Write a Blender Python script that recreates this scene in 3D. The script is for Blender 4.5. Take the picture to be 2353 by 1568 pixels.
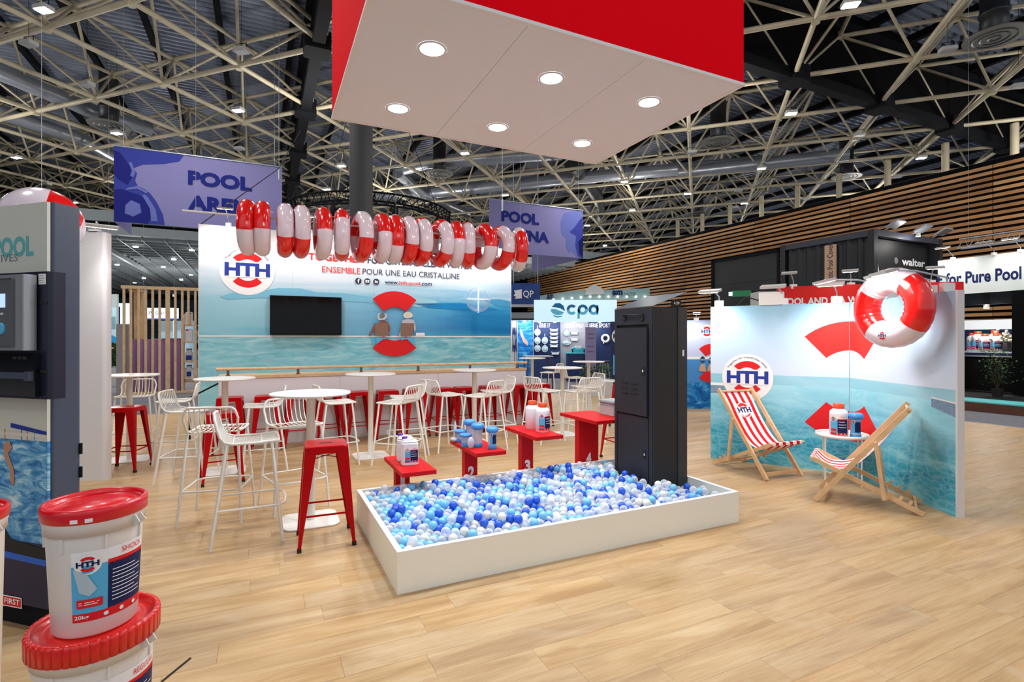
import bpy, math, random
from mathutils import Vector, Matrix
from math import sin, cos, pi, radians, atan2, sqrt, hypot
R_ = random.Random(7)
for o in list(bpy.data.objects):
    bpy.data.objects.remove(o)
SC = bpy.context.scene
COL = SC.collection
# ------------------------------------------------------------------ camera
F, H0, CX, CZ = 1200.0, 780.0, 1176.5, 1.57
cam = bpy.data.cameras.new('camera'); camo = bpy.data.objects.new('camera', cam); COL.objects.link(camo)
camo.location = (0, 0, CZ); camo.rotation_euler = (pi / 2, 0, 0)
cam.sensor_fit = 'HORIZONTAL'; cam.sensor_width = 36; cam.lens = 36 * F / 2353
cam.shift_y = (H0 - 784) / 2353; cam.clip_start = .05; cam.clip_end = 400
SC.camera = camo
# ------------------------------------------------------------------ colour management, world
SC.view_settings.view_transform = 'Standard'; SC.view_settings.look = 'None'
SC.view_settings.gamma = 1; SC.view_settings.use_curve_mapping = False
SC.view_settings.exposure = 0.0
SC.cycles.max_bounces = 7; SC.cycles.diffuse_bounces = 4; SC.cycles.glossy_bounces = 3; SC.cycles.transmission_bounces = 2; SC.cycles.transparent_max_bounces = 10
W = bpy.data.worlds.new('hall_air'); SC.world = W; W.use_nodes = True
W.node_tree.nodes['Background'].inputs[0].default_value = (.88, .93, 1, 1)
W.node_tree.nodes['Background'].inputs[1].default_value = .75

def lamp(kind, loc, power, color=(1, 1, 1), radius=.3, aim=None, angle=120, blend=.6, size=None):
    d = bpy.data.lights.new('lamp_light', kind); d.energy = power; d.color = color
    if kind == 'SPOT':
        d.shadow_soft_size = radius; d.spot_size = radians(angle); d.spot_blend = blend
    elif kind == 'AREA':
        d.shape = 'DISK'; d.size = size
    else:
        d.shadow_soft_size = radius
    o = bpy.data.objects.new('lamp_light', d); COL.objects.link(o); o.location = loc
    if aim is not None:
        o.rotation_euler = (Vector(aim) - Vector(loc)).to_track_quat('-Z', 'Y').to_euler()
    o['kind'] = 'helper'
    return o
HALL_POWER = 1500
for gx in (-24, -8, 8, 24):
    for gy in (8, 22, 36, 52):
        lamp('POINT', (gx, gy, 9.6), 560, (1, .97, .92), .5)  # fill points without fittings, added to throw light up onto roof frame and deck
for gx in (-21, -9, 3, 15):
    for gy in (-8, 3, 14, 25, 38):
        lamp('SPOT', (gx + (gy % 2) * 2, gy, 11.4), HALL_POWER * (.4 if gy < 5 and gx >= 3 else 1.0), (1, .985, .955), .6, (gx + (gy % 2) * 2, gy, 0), 125, .7)

# ------------------------------------------------------------------ geometry helpers
def sr(r, g, b, a=1):
    f = lambda v: (v / 255) / 12.92 if v <= 10 else (((v / 255) + .055) / 1.055) ** 2.4
    return (f(r), f(g), f(b), a)
def G(px, py, z=0.0):
    Y = F * (z - CZ) / (H0 - py); return Vector(((px - CX) / F * Y, Y, z))
def D(px, py, Y):
    return Vector(((px - CX) / F * Y, Y, CZ + (H0 - py) / F * Y))
TH = radians(25.5)
U = Vector((cos(TH), sin(TH), 0)); V = Vector((-sin(TH), cos(TH), 0))
def AB(a, b, z=0): return U * a + V * b + Vector((0, 0, z))
class Wall:
    """a vertical plane through o, running at angle a; local x along it, y away from the viewer, z up"""
    def __init__(s, o, a): s.o = Vector((o[0], o[1], 0)); s.a = a; s.u = Vector((cos(a), sin(a), 0))
    def hit(s, px, py):
        rx = (px - CX) / F
        t = (rx * s.o.y - s.o.x) / (s.u.x - rx * s.u.y); Y = s.o.y + t * s.u.y
        return t, CZ + (H0 - py) / F * Y
    def P(s, t, z, off=0.0):
        return s.o + s.u * t + Vector((-sin(s.a), cos(s.a), 0)) * (-off) + Vector((0, 0, z))

class MB:
    def __init__(s): s.v = []; s.f = []; s.m = []; s.sm = []
    def add(s, vs, fs, m=0, smooth=False):
        b = len(s.v); s.v += [tuple(v) for v in vs]
        for f in fs: s.f.append(tuple(i + b for i in f)); s.m.append(m); s.sm.append(smooth)
        return s
    def box(s, x0, x1, y0, y1, z0, z1, m=0, M=None):
        vs = [Vector((x, y, z)) for z in (z0, z1) for y in (y0, y1) for x in (x0, x1)]
        if M is not None: vs = [M @ v for v in vs]
        return s.add(vs, [(0, 2, 3, 1), (4, 5, 7, 6), (0, 1, 5, 4), (2, 6, 7, 3), (0, 4, 6, 2), (1, 3, 7, 5)], m)
    def rbox(s, x0, x1, y0, y1, z0, z1, r=.02, m=0, M=None, n=4, bev=0):
        pts = []
        for cx, cy, a0 in ((x1 - r, y1 - r, 0), (x0 + r, y1 - r, 90), (x0 + r, y0 + r, 180), (x1 - r, y0 + r, 270)):
            for k in range(n + 1):
                a = radians(a0 + 90 * k / n); pts.append((cx + r * cos(a), cy + r * sin(a)))
        cxm, cym = (x0 + x1) / 2, (y0 + y1) / 2
        prof = [(z0, 1.0), (z1, 1.0)] if not bev else [(z0, -1), (z0 + bev, 0), (z1 - bev, 0), (z1, -1)]
        N = len(pts); vs = []
        for z, q in prof:
            for (x, y) in pts:
                if bev and q == -1:
                    dx, dy = x - cxm, y - cym; L = hypot(dx, dy); k = (L - bev) / L; x, y = cxm + dx * k, cym + dy * k
                vs.append(Vector((x, y, z)))
        if M is not None: vs = [M @ v for v in vs]
        fs = [tuple(range(N))[::-1], tuple(range(len(vs) - N, len(vs)))]
        for r_ in range(len(prof) - 1):
            for i in range(N):
                j = (i + 1) % N; fs.append((r_ * N + i, r_ * N + j, r_ * N + N + j, r_ * N + N + i))
        return s.add(vs, fs, m)
    def beam(s, p, q, w, h, m=0, up=None):
        """rectangular bar from p to q, w wide, h high"""
        p = Vector(p); q = Vector(q); d = q - p; L = d.length; d.normalize()
        up = Vector(up) if up else Vector((0, 0, 1))
        if abs(d.dot(up)) > .98: up = Vector((0, 1, 0))
        sd = d.cross(up).normalized(); up = sd.cross(d)
        M = Matrix(((d.x, sd.x, up.x, p.x), (d.y, sd.y, up.y, p.y), (d.z, sd.z, up.z, p.z), (0, 0, 0, 1)))
        return s.box(0, L, -w / 2, w / 2, -h / 2, h / 2, m, M)
    def tube(s, path, r, n=8, m=0, cap=True, closed=False, rr=None):
        path = [Vector(p) for p in path]; K = len(path); vs = []; prev = None
        for i, p in enumerate(path):
            if closed: t = path[(i + 1) % K] - path[i - 1]
            else: t = path[min(i + 1, K - 1)] - path[max(i - 1, 0)]
            t.normalize()
            if prev is None:
                ref = Vector((0, 0, 1)) if abs(t.z) < .9 else Vector((1, 0, 0))
                nx = t.cross(ref).normalized()
            else:
                nx = (prev - t * prev.dot(t)).normalized()
            prev = nx; ny = t.cross(nx); ra = rr[i] if rr else r
            for k in range(n):
                a = 2 * pi * k / n; vs.append(p + (nx * cos(a) + ny * sin(a)) * ra)
        fs = []
        for i in range(K if closed else K - 1):
            j = (i + 1) % K
            for k in range(n):
                l = (k + 1) % n; fs.append((i * n + k, i * n + l, j * n + l, j * n + k))
        s.add(vs, fs, m, True)
        if cap and not closed:
            s.add(vs[:n], [tuple(range(n))[::-1]], m); s.add(vs[-n:], [tuple(range(n))], m)
        return s
    def lathe(s, prof, n=32, m=0, c=(0, 0, 0), M=None, smooth=True, cap=True, fn=None):
        vs = []
        for (r, z) in prof:
            for k in range(n):
                a = 2 * pi * k / n; q = r if fn is None else fn(r, z, a)
                v = Vector((c[0] + q * cos(a), c[1] + q * sin(a), c[2] + z)); vs.append(M @ v if M is not None else v)
        fs = []
        for i in range(len(prof) - 1):
            for k in range(n):
                l = (k + 1) % n; fs.append((i * n + k, i * n + l, i * n + n + l, i * n + n + k))
        s.add(vs, fs, m, smooth)
        if cap:
            s.add(vs[:n], [tuple(range(n))[::-1]], m); s.add(vs[-n:], [tuple(range(n))], m)
        return s
    def sphere(s, c, r, n=16, k=10, m=0, sc=(1, 1, 1)):
        vs = []; fs = []
        for i in range(k + 1):
            th = pi * i / k
            for j in range(n):
                a = 2 * pi * j / n
                vs.append((c[0] + r * sin(th) * cos(a) * sc[0], c[1] + r * sin(th) * sin(a) * sc[1], c[2] + r * cos(th) * sc[2]))
        for i in range(k):
            for j in range(n):
                l = (j + 1) % n; fs.append((i * n + j, (i + 1) * n + j, (i + 1) * n + l, i * n + l))
        return s.add(vs, fs, m, True)
    def prism(s, pts, fn0, fn1, m=0):
        """pts 2D outline; fn0/fn1 map a point to the two faces"""
        a = [fn0(*p) for p in pts]; b = [fn1(*p) for p in pts]; n = len(pts)
        fs = [tuple(range(n)), tuple(range(2 * n - 1, n - 1, -1))] + [(i, n + i, n + (i + 1) % n, (i + 1) % n) for i in range(n)]
        return s.add(a + b, fs, m)
    def mesh(s, name, mats):
        me = bpy.data.meshes.new(name); me.from_pydata(s.v, [], s.f)
        for mt in (mats if isinstance(mats, (list, tuple)) else [mats]): me.materials.append(mt)
        me.polygons.foreach_set('material_index', s.m); me.polygons.foreach_set('use_smooth', s.sm); me.update()
        return me
    def build(s, name, mats, parent=None, loc=(0, 0, 0), rz=0):
        o = bpy.data.objects.new(name, s.mesh(name, mats)); COL.objects.link(o)
        o.location = loc; o.rotation_euler = (0, 0, rz)
        if parent is not None: o.parent = parent
        return o
def tag(o, label=None, cat=None, group=None, kind=None):
    if label: o['label'] = label
    if cat: o['category'] = cat
    if group: o['group'] = group
    if kind: o['kind'] = kind
    return o
def thing(name, label, cat, loc=(0, 0, 0), rz=0, group=None):
    o = bpy.data.objects.new(name, None); COL.objects.link(o); o.location = loc; o.rotation_euler = (0, 0, rz)
    return tag(o, label, cat, group)
def copy_tree(o, parent=None):
    c = o.copy(); COL.objects.link(c)
    if parent is not None: c.parent = parent
    for ch in list(o.children): copy_tree(ch, c)
    return c
def put(proto, used, loc, rz, label, group=None):
    if used: o = copy_tree(proto)
    else: o = proto
    o.location = loc; o.rotation_euler = (0, 0, rz); o['label'] = label
    if group: o['group'] = group
    return o

# ------------------------------------------------------------------ materials
MATS = {}
def mat(name, col, rough=.5, metal=0, spec=.5, emit=None, es=0, bump=0, bs=40, var=0, trans=None, coat=0):
    if name in MATS: return MATS[name]
    m = bpy.data.materials.new(name); m.use_nodes = True; nt = m.node_tree; N = nt.nodes; L = nt.links
    b = N['Principled BSDF']; b.inputs['Roughness'].default_value = rough; b.inputs['Metallic'].default_value = metal
    b.inputs['Specular IOR Level'].default_value = spec; b.inputs['Base Color'].default_value = col
    if coat: b.inputs['Coat Weight'].default_value = coat; b.inputs['Coat Roughness'].default_value = .1
    if emit: b.inputs['Emission Color'].default_value = emit; b.inputs['Emission Strength'].default_value = es
    if bump or var:
        tc = N.new('ShaderNodeTexCoord'); nz = N.new('ShaderNodeTexNoise'); nz.inputs['Scale'].default_value = bs
        L.new(tc.outputs['Object'], nz.inputs['Vector'])
        if bump:
            bp = N.new('ShaderNodeBump'); bp.inputs['Strength'].default_value = bump; bp.inputs['Distance'].default_value = .01
            L.new(nz.outputs['Fac'], bp.inputs['Height']); L.new(bp.outputs[0], b.inputs['Normal'])
        if var:
            hs = N.new('ShaderNodeHueSaturation'); hs.inputs['Color'].default_value = col
            mr = N.new('ShaderNodeMapRange'); mr.inputs[1].default_value = .3; mr.inputs[2].default_value = .7
            mr.inputs[3].default_value = 1 - var; mr.inputs[4].default_value = 1 + var
            L.new(nz.outputs['Fac'], mr.inputs[0]); L.new(mr.outputs[0], hs.inputs['Value']); L.new(hs.outputs[0], b.inputs['Base Color'])
    MATS[name] = m
    return m
def clear_mat(name, col, lo, hi, rough=.12):
    m = bpy.data.materials.new(name); m.use_nodes = True; nt = m.node_tree; N = nt.nodes; L = nt.links
    b = N['Principled BSDF']; b.inputs['Base Color'].default_value = col; b.inputs['Roughness'].default_value = rough
    t = N.new('ShaderNodeBsdfTransparent'); mx = N.new('ShaderNodeMixShader'); lw = N.new('ShaderNodeLayerWeight'); lw.inputs[0].default_value = .5
    mr = N.new('ShaderNodeMapRange'); mr.inputs[3].default_value = lo; mr.inputs[4].default_value = hi
    L.new(lw.outputs['Facing'], mr.inputs[0]); L.new(mr.outputs[0], mx.inputs[0])
    L.new(t.outputs[0], mx.inputs[1]); L.new(b.outputs[0], mx.inputs[2]); L.new(mx.outputs[0], N['Material Output'].inputs[0])
    MATS[name] = m
    return m
class NT:
    """tiny node helper"""
    def __init__(s, name, rough=.5, spec=.4):
        s.m = bpy.data.materials.new(name); s.m.use_nodes = True; s.t = s.m.node_tree; s.b = s.t.nodes['Principled BSDF']
        s.b.inputs['Roughness'].default_value = rough; s.b.inputs['Specular IOR Level'].default_value = spec
    def n(s, typ, **kw):
        x = s.t.nodes.new(typ)
        for k, v in kw.items():
            if k.startswith('_'): setattr(x, k[1:], v)
        return x
    def l(s, a, b): s.t.links.new(a, b)
    def val(s, sock, v):
        if hasattr(v, 'links') or hasattr(v, 'is_linked'): s.l(v, sock)
        else: sock.default_value = v
    def math(s, op, a, b=0.0, c=None):
        x = s.n('ShaderNodeMath', _operation=op); s.val(x.inputs[0], a); s.val(x.inputs[1], b)
        if c is not None: s.val(x.inputs[2], c)
        return x.outputs[0]
    def noise(s, vec, scale=(1, 1, 1), sc=1, detail=3, rough=.55, dist=0):
        mp = s.n('ShaderNodeMapping'); mp.inputs['Scale'].default_value = scale; s.l(vec, mp.inputs[0])
        z = s.n('ShaderNodeTexNoise'); z.inputs['Scale'].default_value = sc; z.inputs['Detail'].default_value = detail
        z.inputs['Roughness'].default_value = rough; z.inputs['Distortion'].default_value = dist; s.l(mp.outputs[0], z.inputs['Vector'])
        return z.outputs['Fac']
    def ramp(s, f, stops):
        r = s.n('ShaderNodeValToRGB'); e = r.color_ramp.elements
        while len(e) > 1: e.remove(e[-1])
        e[0].position = stops[0][0]; e[0].color = stops[0][1]
        for p, c in stops[1:]:
            q = e.new(p); q.color = c
        s.l(f, r.inputs[0]); return r.outputs[0]
    def mix(s, f, a, b):
        x = s.n('ShaderNodeMix', _data_type='RGBA'); s.val(x.inputs[0], f); s.val(x.inputs[6], a); s.val(x.inputs[7], b); return x.outputs[2]
    def bump(s, h, st=.2, d=.01):
        b = s.n('ShaderNodeBump'); b.inputs['Strength'].default_value = st; b.inputs['Distance'].default_value = d
        s.l(h, b.inputs['Height']); s.l(b.outputs[0], s.b.inputs['Normal'])
    def obj(s): return s.n('ShaderNodeTexCoord').outputs['Object']
    def sep(s, v):
        x = s.n('ShaderNodeSeparateXYZ'); s.l(v, x.inputs[0]); return x.outputs

white = mat('white_laminate', sr(220, 218, 218), .45)
white_metal = mat('white_powder_coat', sr(236, 233, 226), .35)
red_metal = mat('red_gloss_metal', sr(176, 0, 8), .28, spec=.12, coat=.06)
red_board = mat('red_lacquered_board', sr(202, 18, 24), .5, spec=.15)
red_fascia = mat('red_fascia_fabric', sr(255, 0, 24), .7, spec=.03)
soffit = mat('warm_white_soffit', sr(240, 241, 246), .6, spec=.2)
black_rubber = mat('black_rubber', sr(22, 20, 20), .7)
charcoal = mat('charcoal_powder_coat', sr(32, 36, 44), .5, bump=.08, bs=300)
charcoal_in = mat('black_powder_coat', sr(20, 20, 21), .55, var=.25, bs=3)
grey_blue = mat('slate_blue_steel', sr(68, 76, 94), .4, bump=.04, bs=200)
chrome = mat('chrome', (.8, .8, .8, 1), .15, 1)
steel = mat('galvanised_steel', sr(178, 184, 194), .32, .55, bump=.1, bs=12)
dark_steel = mat('dark_duct_steel', sr(66, 68, 72), .45, .5)
black_steel = mat('black_painted_steel', sr(17, 19, 24), .85, spec=.2)
black_flat = mat('black_cloth', sr(14, 14, 15), .95, spec=.1)
cream_tube = mat('cream_painted_tube', sr(196, 184, 156), .45, var=.18, bs=.8)
lilac_pvc = mat('white_inflatable_vinyl', sr(232, 216, 224), .22, coat=.5)
red_pvc = mat('red_inflatable_vinyl', sr(232, 24, 20), .2, coat=.5)
print_white = mat('print_white', sr(240, 238, 238), .5, spec=.2)
print_red = mat('print_red', sr(222, 34, 38), .5, spec=.2)
print_red_b = mat('print_bright_red', sr(236, 50, 46), .5, spec=.2)
print_navy = mat('print_navy', sr(24, 36, 84), .5, spec=.2)
print_royal = mat('print_royal_blue', sr(42, 60, 148), .5, spec=.2)
print_ink = mat('print_ink', sr(52, 56, 76), .5, spec=.2)
print_grey = mat('print_grey', sr(120, 122, 126), .5, spec=.2)
print_sky = mat('print_sky_blue', sr(92, 178, 222), .5, spec=.2)
print_teal = mat('print_teal', sr(104, 176, 176), .5, spec=.2)
print_black = mat('print_black', sr(30, 28, 30), .6)
print_purple = mat('print_magenta', sr(150, 40, 130), .5)
wood = mat('pale_pine', sr(222, 184, 138), .5, var=.12, bs=9)
wood_edge = mat('oak_edge', sr(206, 172, 126), .5, var=.1, bs=14)
bronze = mat('bronze_bracket', sr(112, 84, 62), .4, .3)
lit = mat('lit_panel', (1, 1, 1, 1), .4, emit=(1, .98, .95, 1), es=14)
lit_cool = mat('lit_downlight', (1, 1, 1, 1), .4, emit=(.92, .97, 1, 1), es=12)
blue_cap = mat('translucent_blue_plastic', sr(70, 150, 222), .3)
orange_cap = mat('orange_cap', sr(228, 74, 30), .35)
violet_cap = mat('violet_cap', sr(104, 54, 160), .35)
hdpe = mat('white_polythene', sr(232, 230, 236), .38)
hdpe_grey = mat('grey_polythene', sr(196, 200, 210), .4)
leaf_m = mat('green_leaves', sr(34, 84, 26), .6, var=.5, bs=12)

# ------------------------------------------------------------------ flat print: text, rings, rectangles mapped onto surfaces
_tc = {}
def text2d(s, off=0.0):
    k = (s, off)
    if k in _tc: return _tc[k]
    c = bpy.data.curves.new('t', 'FONT'); c.body = s; c.size = 1; c.offset = off; c.resolution_u = 3
    o = bpy.data.objects.new('t', c); COL.objects.link(o)
    dg = bpy.context.evaluated_depsgraph_get(); me = bpy.data.meshes.new_from_object(o.evaluated_get(dg))
    vs = [(v.co.x, v.co.y) for v in me.vertices]; fs = [tuple(p.vertices) for p in me.polygons]
    bpy.data.objects.remove(o); bpy.data.curves.remove(c); bpy.data.meshes.remove(me)
    x0 = min(v[0] for v in vs); x1 = max(v[0] for v in vs); y0 = min(v[1] for v in vs); y1 = max(v[1] for v in vs)
    _tc[k] = (vs, fs, x0, x1, y0, y1)
    return _tc[k]
class Art:
    """printed shapes in a flat frame (x right, y up); each has a layer so that it lies over the last"""
    def __init__(s): s.items = []; s.mats = []; s.layer = 0
    def _m(s, m):
        if m not in s.mats: s.mats.append(m)
        return s.mats.index(m)
    def up(s): s.layer += 1; return s
    def poly(s, pts, m): s.items.append(([tuple(p) for p in pts], [tuple(range(len(pts)))], s._m(m), s.layer)); return s
    def rect(s, x0, y0, x1, y1, m, n=1, skew=0):
        vs = []; fs = []
        for i in range(n + 1):
            x = x0 + (x1 - x0) * i / n; dy = skew * i / n; vs += [(x, y0 + dy), (x, y1 + dy)]
        for i in range(n): fs.append((2 * i, 2 * i + 2, 2 * i + 3, 2 * i + 1))
        s.items.append((vs, fs, s._m(m), s.layer)); return s
    def sector(s, cx, cy, r0, r1, a0, a1, m, n=20):
        vs = []; fs = []
        for i in range(n + 1):
            a = radians(a0 + (a1 - a0) * i / n); vs += [(cx + r0 * cos(a), cy + r0 * sin(a)), (cx + r1 * cos(a), cy + r1 * sin(a))]
        for i in range(n): fs.append((2 * i, 2 * i + 1, 2 * i + 3, 2 * i + 2))
        s.items.append((vs, fs, s._m(m), s.layer)); return s
    def disc(s, cx, cy, r, m, n=36, sy=1): return s.poly([(cx + r * cos(2 * pi * i / n), cy + r * sy * sin(2 * pi * i / n)) for i in range(n)], m)
    def text(s, t, x0, y0, x1, y1, m, off=0.0, shear=None):
        """fit text to the box; shear=(dy at x0, dy at x1)"""
        vs, fs, a, b, c, d = text2d(t, off)
        sx = (x1 - x0) / (b - a); sy = (y1 - y0) / (d - c)
        pts = [(x0 + (v[0] - a) * sx, y0 + (v[1] - c) * sy) for v in vs]
        s.items.append((pts, fs, s._m(m), s.layer)); return s
    def arctext(s, t, cx, cy, r, a0, a1, h, m, off=0):
        vs, fs, a, b, c, d = text2d(t, off); pts = []
        for v in vs:
            q = radians(a0 + (a1 - a0) * (v[0] - a) / (b - a)); rr = r + (v[1] - c) / (d - c) * h
            pts.append((cx + rr * cos(q), cy + rr * sin(q)))
        s.items.append((pts, fs, s._m(m), s.layer)); return s
    def logo(s, cx, cy, R, disc=print_white, blue=print_royal, red=print_red, arc=True):
        if disc is not None: s.disc(cx, cy, R, disc)
        s.up()
        s.sector(cx, cy, .43 * R, .70 * R, 42, 138, red, 14); s.sector(cx, cy, .43 * R, .70 * R, 222, 318, red, 14)
        if disc is not None:
            s.up(); s.rect(cx - .75 * R, cy - .30 * R, cx + .75 * R, cy + .34 * R, disc)
        s.up(); s.text('HTH', cx - .81 * R, cy - .25 * R, cx + .81 * R, cy + .28 * R, blue, .045)
        if arc: s.arctext('Together for crystal clear water', cx, cy, .80 * R, 152, 28, .105 * R, print_ink)
        return s
    def emit(s, name, parent, warp, gap=.0012, loc=(0, 0, 0), rz=0):
        mb = MB()
        for vs, fs, m, L in s.items:
            mb.add([warp(x, y, gap * (L + 1)) for x, y in vs], fs, m)
        return mb.build(name, s.mats, parent, loc, rz)
def flat(x0=0, z0=0, y=0): return lambda x, z, d: (x0 + x, y - d, z0 + z)
def around(r, ang0, z0=0, taper=0.0):
    """wrap onto a cylinder of radius r about the local z axis, x=0 facing ang0"""
    def w(x, z, d):
        rr = r + d + taper * z; a = ang0 + x / r
        return (rr * cos(a), rr * sin(a), z0 + z)
    return w
#PART2
# ================================================================== STRUCTURE
# ---- floor: grey aisle carpet with the stand's vinyl planks let in
carpet = NT('aisle_carpet', .95, .1)
cz = carpet.noise(carpet.n('ShaderNodeNewGeometry').outputs['Position'], (1, 1, 1), 60, 4)
carpet.l(carpet.ramp(cz, [(.3, sr(98, 98, 104)), (.7, sr(134, 134, 140))]), carpet.b.inputs['Base Color'])
mb = MB(); mb.add([(-90, -25, -.004), (90, -25, -.004), (90, 110, -.004), (-90, 110, -.004), (-90, -25, -.3), (90, -25, -.3), (90, 110, -.3), (-90, 110, -.3)],
                  [(0, 1, 2, 3), (7, 6, 5, 4), (0, 4, 5, 1), (1, 5, 6, 2), (2, 6, 7, 3), (3, 7, 4, 0)])
floor = tag(mb.build('floor', carpet.m), kind='structure')
pk = NT('oak_vinyl_plank', .42, .35)
pos = pk.n('ShaderNodeNewGeometry'); vr = pk.n('ShaderNodeVectorRotate', _rotation_type='Z_AXIS'); vr.inputs['Angle'].default_value = -TH
pk.l(pos.outputs['Position'], vr.inputs['Vector'])
rnd = pk.math('FRACT', pk.math('ADD', pk.n('ShaderNodeObjectInfo').outputs['Random'], pos.outputs['Random Per Island']))
ad = pk.n('ShaderNodeCombineXYZ'); pk.l(pk.math('MULTIPLY', rnd, 37.0), ad.inputs[2])
va = pk.n('ShaderNodeVectorMath', _operation='ADD'); pk.l(vr.outputs[0], va.inputs[0]); pk.l(ad.outputs[0], va.inputs[1])
g1 = pk.noise(va.outputs[0], (1.1, 9, 1), 1.0, 4, .6, .8); g2 = pk.noise(va.outputs[0], (3, 70, 1), 1, 3, .6, .3); g3 = pk.noise(va.outputs[0], (2.2, 3.2, 1), 1, 2, .5, 1.2)
base = pk.ramp(g1, [(.25, sr(176, 144, 108)), (.5, sr(203, 172, 134)), (.75, sr(220, 194, 158))])
fine = pk.ramp(g2, [(.35, (.86, .84, .82, 1)), (.6, (1, 1, 1, 1))])
mxm = pk.n('ShaderNodeMix', _data_type='RGBA', _blend_type='MULTIPLY'); mxm.inputs[0].default_value = .8
pk.l(base, mxm.inputs[6]); pk.l(fine, mxm.inputs[7])
pale = pk.ramp(g3, [(.6, (0, 0, 0, 1)), (.75, (1, 1, 1, 1))])
c2 = pk.mix(pk.math('MULTIPLY', pale, .35), mxm.outputs[2], sr(214, 196, 172))
hs = pk.n('ShaderNodeHueSaturation'); pk.l(c2, hs.inputs['Color']); pk.l(pk.math('MULTIPLY_ADD', rnd, .08, .845), hs.inputs['Value'])
pk.l(pk.math('MULTIPLY_ADD', rnd, .12, 1.06), hs.inputs['Saturation'])
pk.l(hs.outputs[0], pk.b.inputs['Base Color']); pk.bump(g2, .08, .002)
PL, PW, GAP = 1.22, .184, .0006
A0, A1, B0, B1 = -4.6, 12.1, -.6, 13.1
def in_view(x, y, m=.6):
    if y < .8: return False
    return abs(x) < y * (1180 / F) + m
planks = []
row = 0; b = B0
while b < B1 - .01:
    a = A0 - R_.random() * PL
    while a < A1:
        a_0, a_1 = max(a, A0), min(a + PL, A1); w = min(PW, B1 - b)
        if a_1 - a_0 > .05:
            c = AB((a_0 + a_1) / 2, b + w / 2)
            if in_view(c.x, c.y, 2.2): planks.append((a_0, a_1, b, b + w, c))
        a += PL
    b += PW; row += 1
planks.sort(key=lambda p: (not (p[1] - p[0] > PL - .01 and p[3] - p[2] > PW - .01 and in_view(p[4].x, p[4].y, .3) and p[4].y > 2.1), p[4].length))
pmb = MB(); pmb.box(-PL / 2 + GAP, PL / 2 - GAP, -PW / 2 + GAP, PW / 2 - GAP, -.004, 0); pme = pmb.mesh('plank', pk.m)
for p in planks[:300]:
    o = bpy.data.objects.new('plank', pme); COL.objects.link(o); o.location = p[4]; o.rotation_euler = (0, 0, TH); o.parent = floor
smb = MB(); Mr = Matrix.Rotation(TH, 4, 'Z')
for a_0, a_1, b_0, b_1, c in planks[300:]:
    smb.box(a_0 + GAP, a_1 - GAP, b_0 + GAP, b_1 - GAP, -.004, 0, 0, Mr)
tag(smb.build('plank_field', pk.m, floor), kind='stuff')
# metal edge strip at the far rims of the plank field
mb = MB(); mb.beam(AB(A0, B1 + .02, .002), AB(A1, B1 + .02, .002), .04, .008); mb.beam(AB(A1 + .02, B0, .002), AB(A1 + .02, B1, .002), .04, .008)
tag(mb.build('trim_1', steel), kind='structure')

# ---- ceiling: corrugated deck on dark joists, 15.6 m up
ZL, ZU, ZD = 12.07, 14.4, 15.6; S = .385 * 10.5
deck = NT('corrugated_deck', .5, .5); deck.b.inputs['Metallic'].default_value = .3
dn = deck.noise(deck.n('ShaderNodeNewGeometry').outputs['Position'], (1, 1, 1), .25, 2)
deck.l(deck.ramp(dn, [(.3, sr(128, 138, 160)), (.7, sr(160, 168, 182))]), deck.b.inputs['Base Color'])
mb = MB(); vs = []; fs = []; bb = -6.0; k = 0
while bb < 92:
    for db, z in ((0, ZD), (.12, ZD), (.17, ZD + .2), (.30, ZD + .2)):
        vs += [AB(-42, bb + db, z), AB(60, bb + db, z)]
    bb += .36
n = len(vs) // 2
for i in range(n - 1): fs.append((2 * i, 2 * i + 1, 2 * i + 3, 2 * i + 2))
mb.add(vs, fs); ceiling = tag(mb.build('ceiling', deck.m), kind='structure')
a = -36
while a < 56:
    mb = MB(); mb.beam(AB(a, -4, ZD - .2), AB(a, 90, ZD - .2), .12, .32); mb.beam(AB(a, -4, ZD - .38), AB(a, 90, ZD - .38), .26, .04)
    mb.build('joist', black_steel, ceiling); a += S * .7071 * 1.0
# ---- space frame
ax = Vector((cos(TH - pi / 4), sin(TH - pi / 4), 0)); bx = Vector((cos(TH + pi / 4), sin(TH + pi / 4), 0))
P0 = Vector((-1.36 * 10.5, 2.034 * 10.5, 0))
def node(i, j, up=False):
    q = P0 + ax * S * i + bx * S * j
    if up: q = q - ax * S * .5 + bx * S * .5
    return Vector((q.x, q.y, ZU if up else ZL))
def seen(p, m=3.0): return p.y > 6 and abs(p.x) < p.y * .99 + m and p.y < 72 and (H0 - F * (p.z - CZ) / p.y) > -260
tubes = []
for i in range(-16, 26):
    for j in range(-14, 26):
        n0 = node(i, j); n1 = node(i, j, True)
        for q, kind, r in ((node(i + 1, j), 0, .098), (node(i, j + 1), 0, .098)):
            if seen(n0) or seen(q): tubes.append((n0, q, r))
        for q in (node(i + 1, j, True), node(i, j + 1, True)):
            if seen(n1) or seen(q): tubes.append((n1, q, .09))
        for q in (node(i, j), node(i - 1, j), node(i, j + 1), node(i - 1, j + 1)):
            if seen(n1) or seen(q): tubes.append((q, n1, .058))
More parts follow.
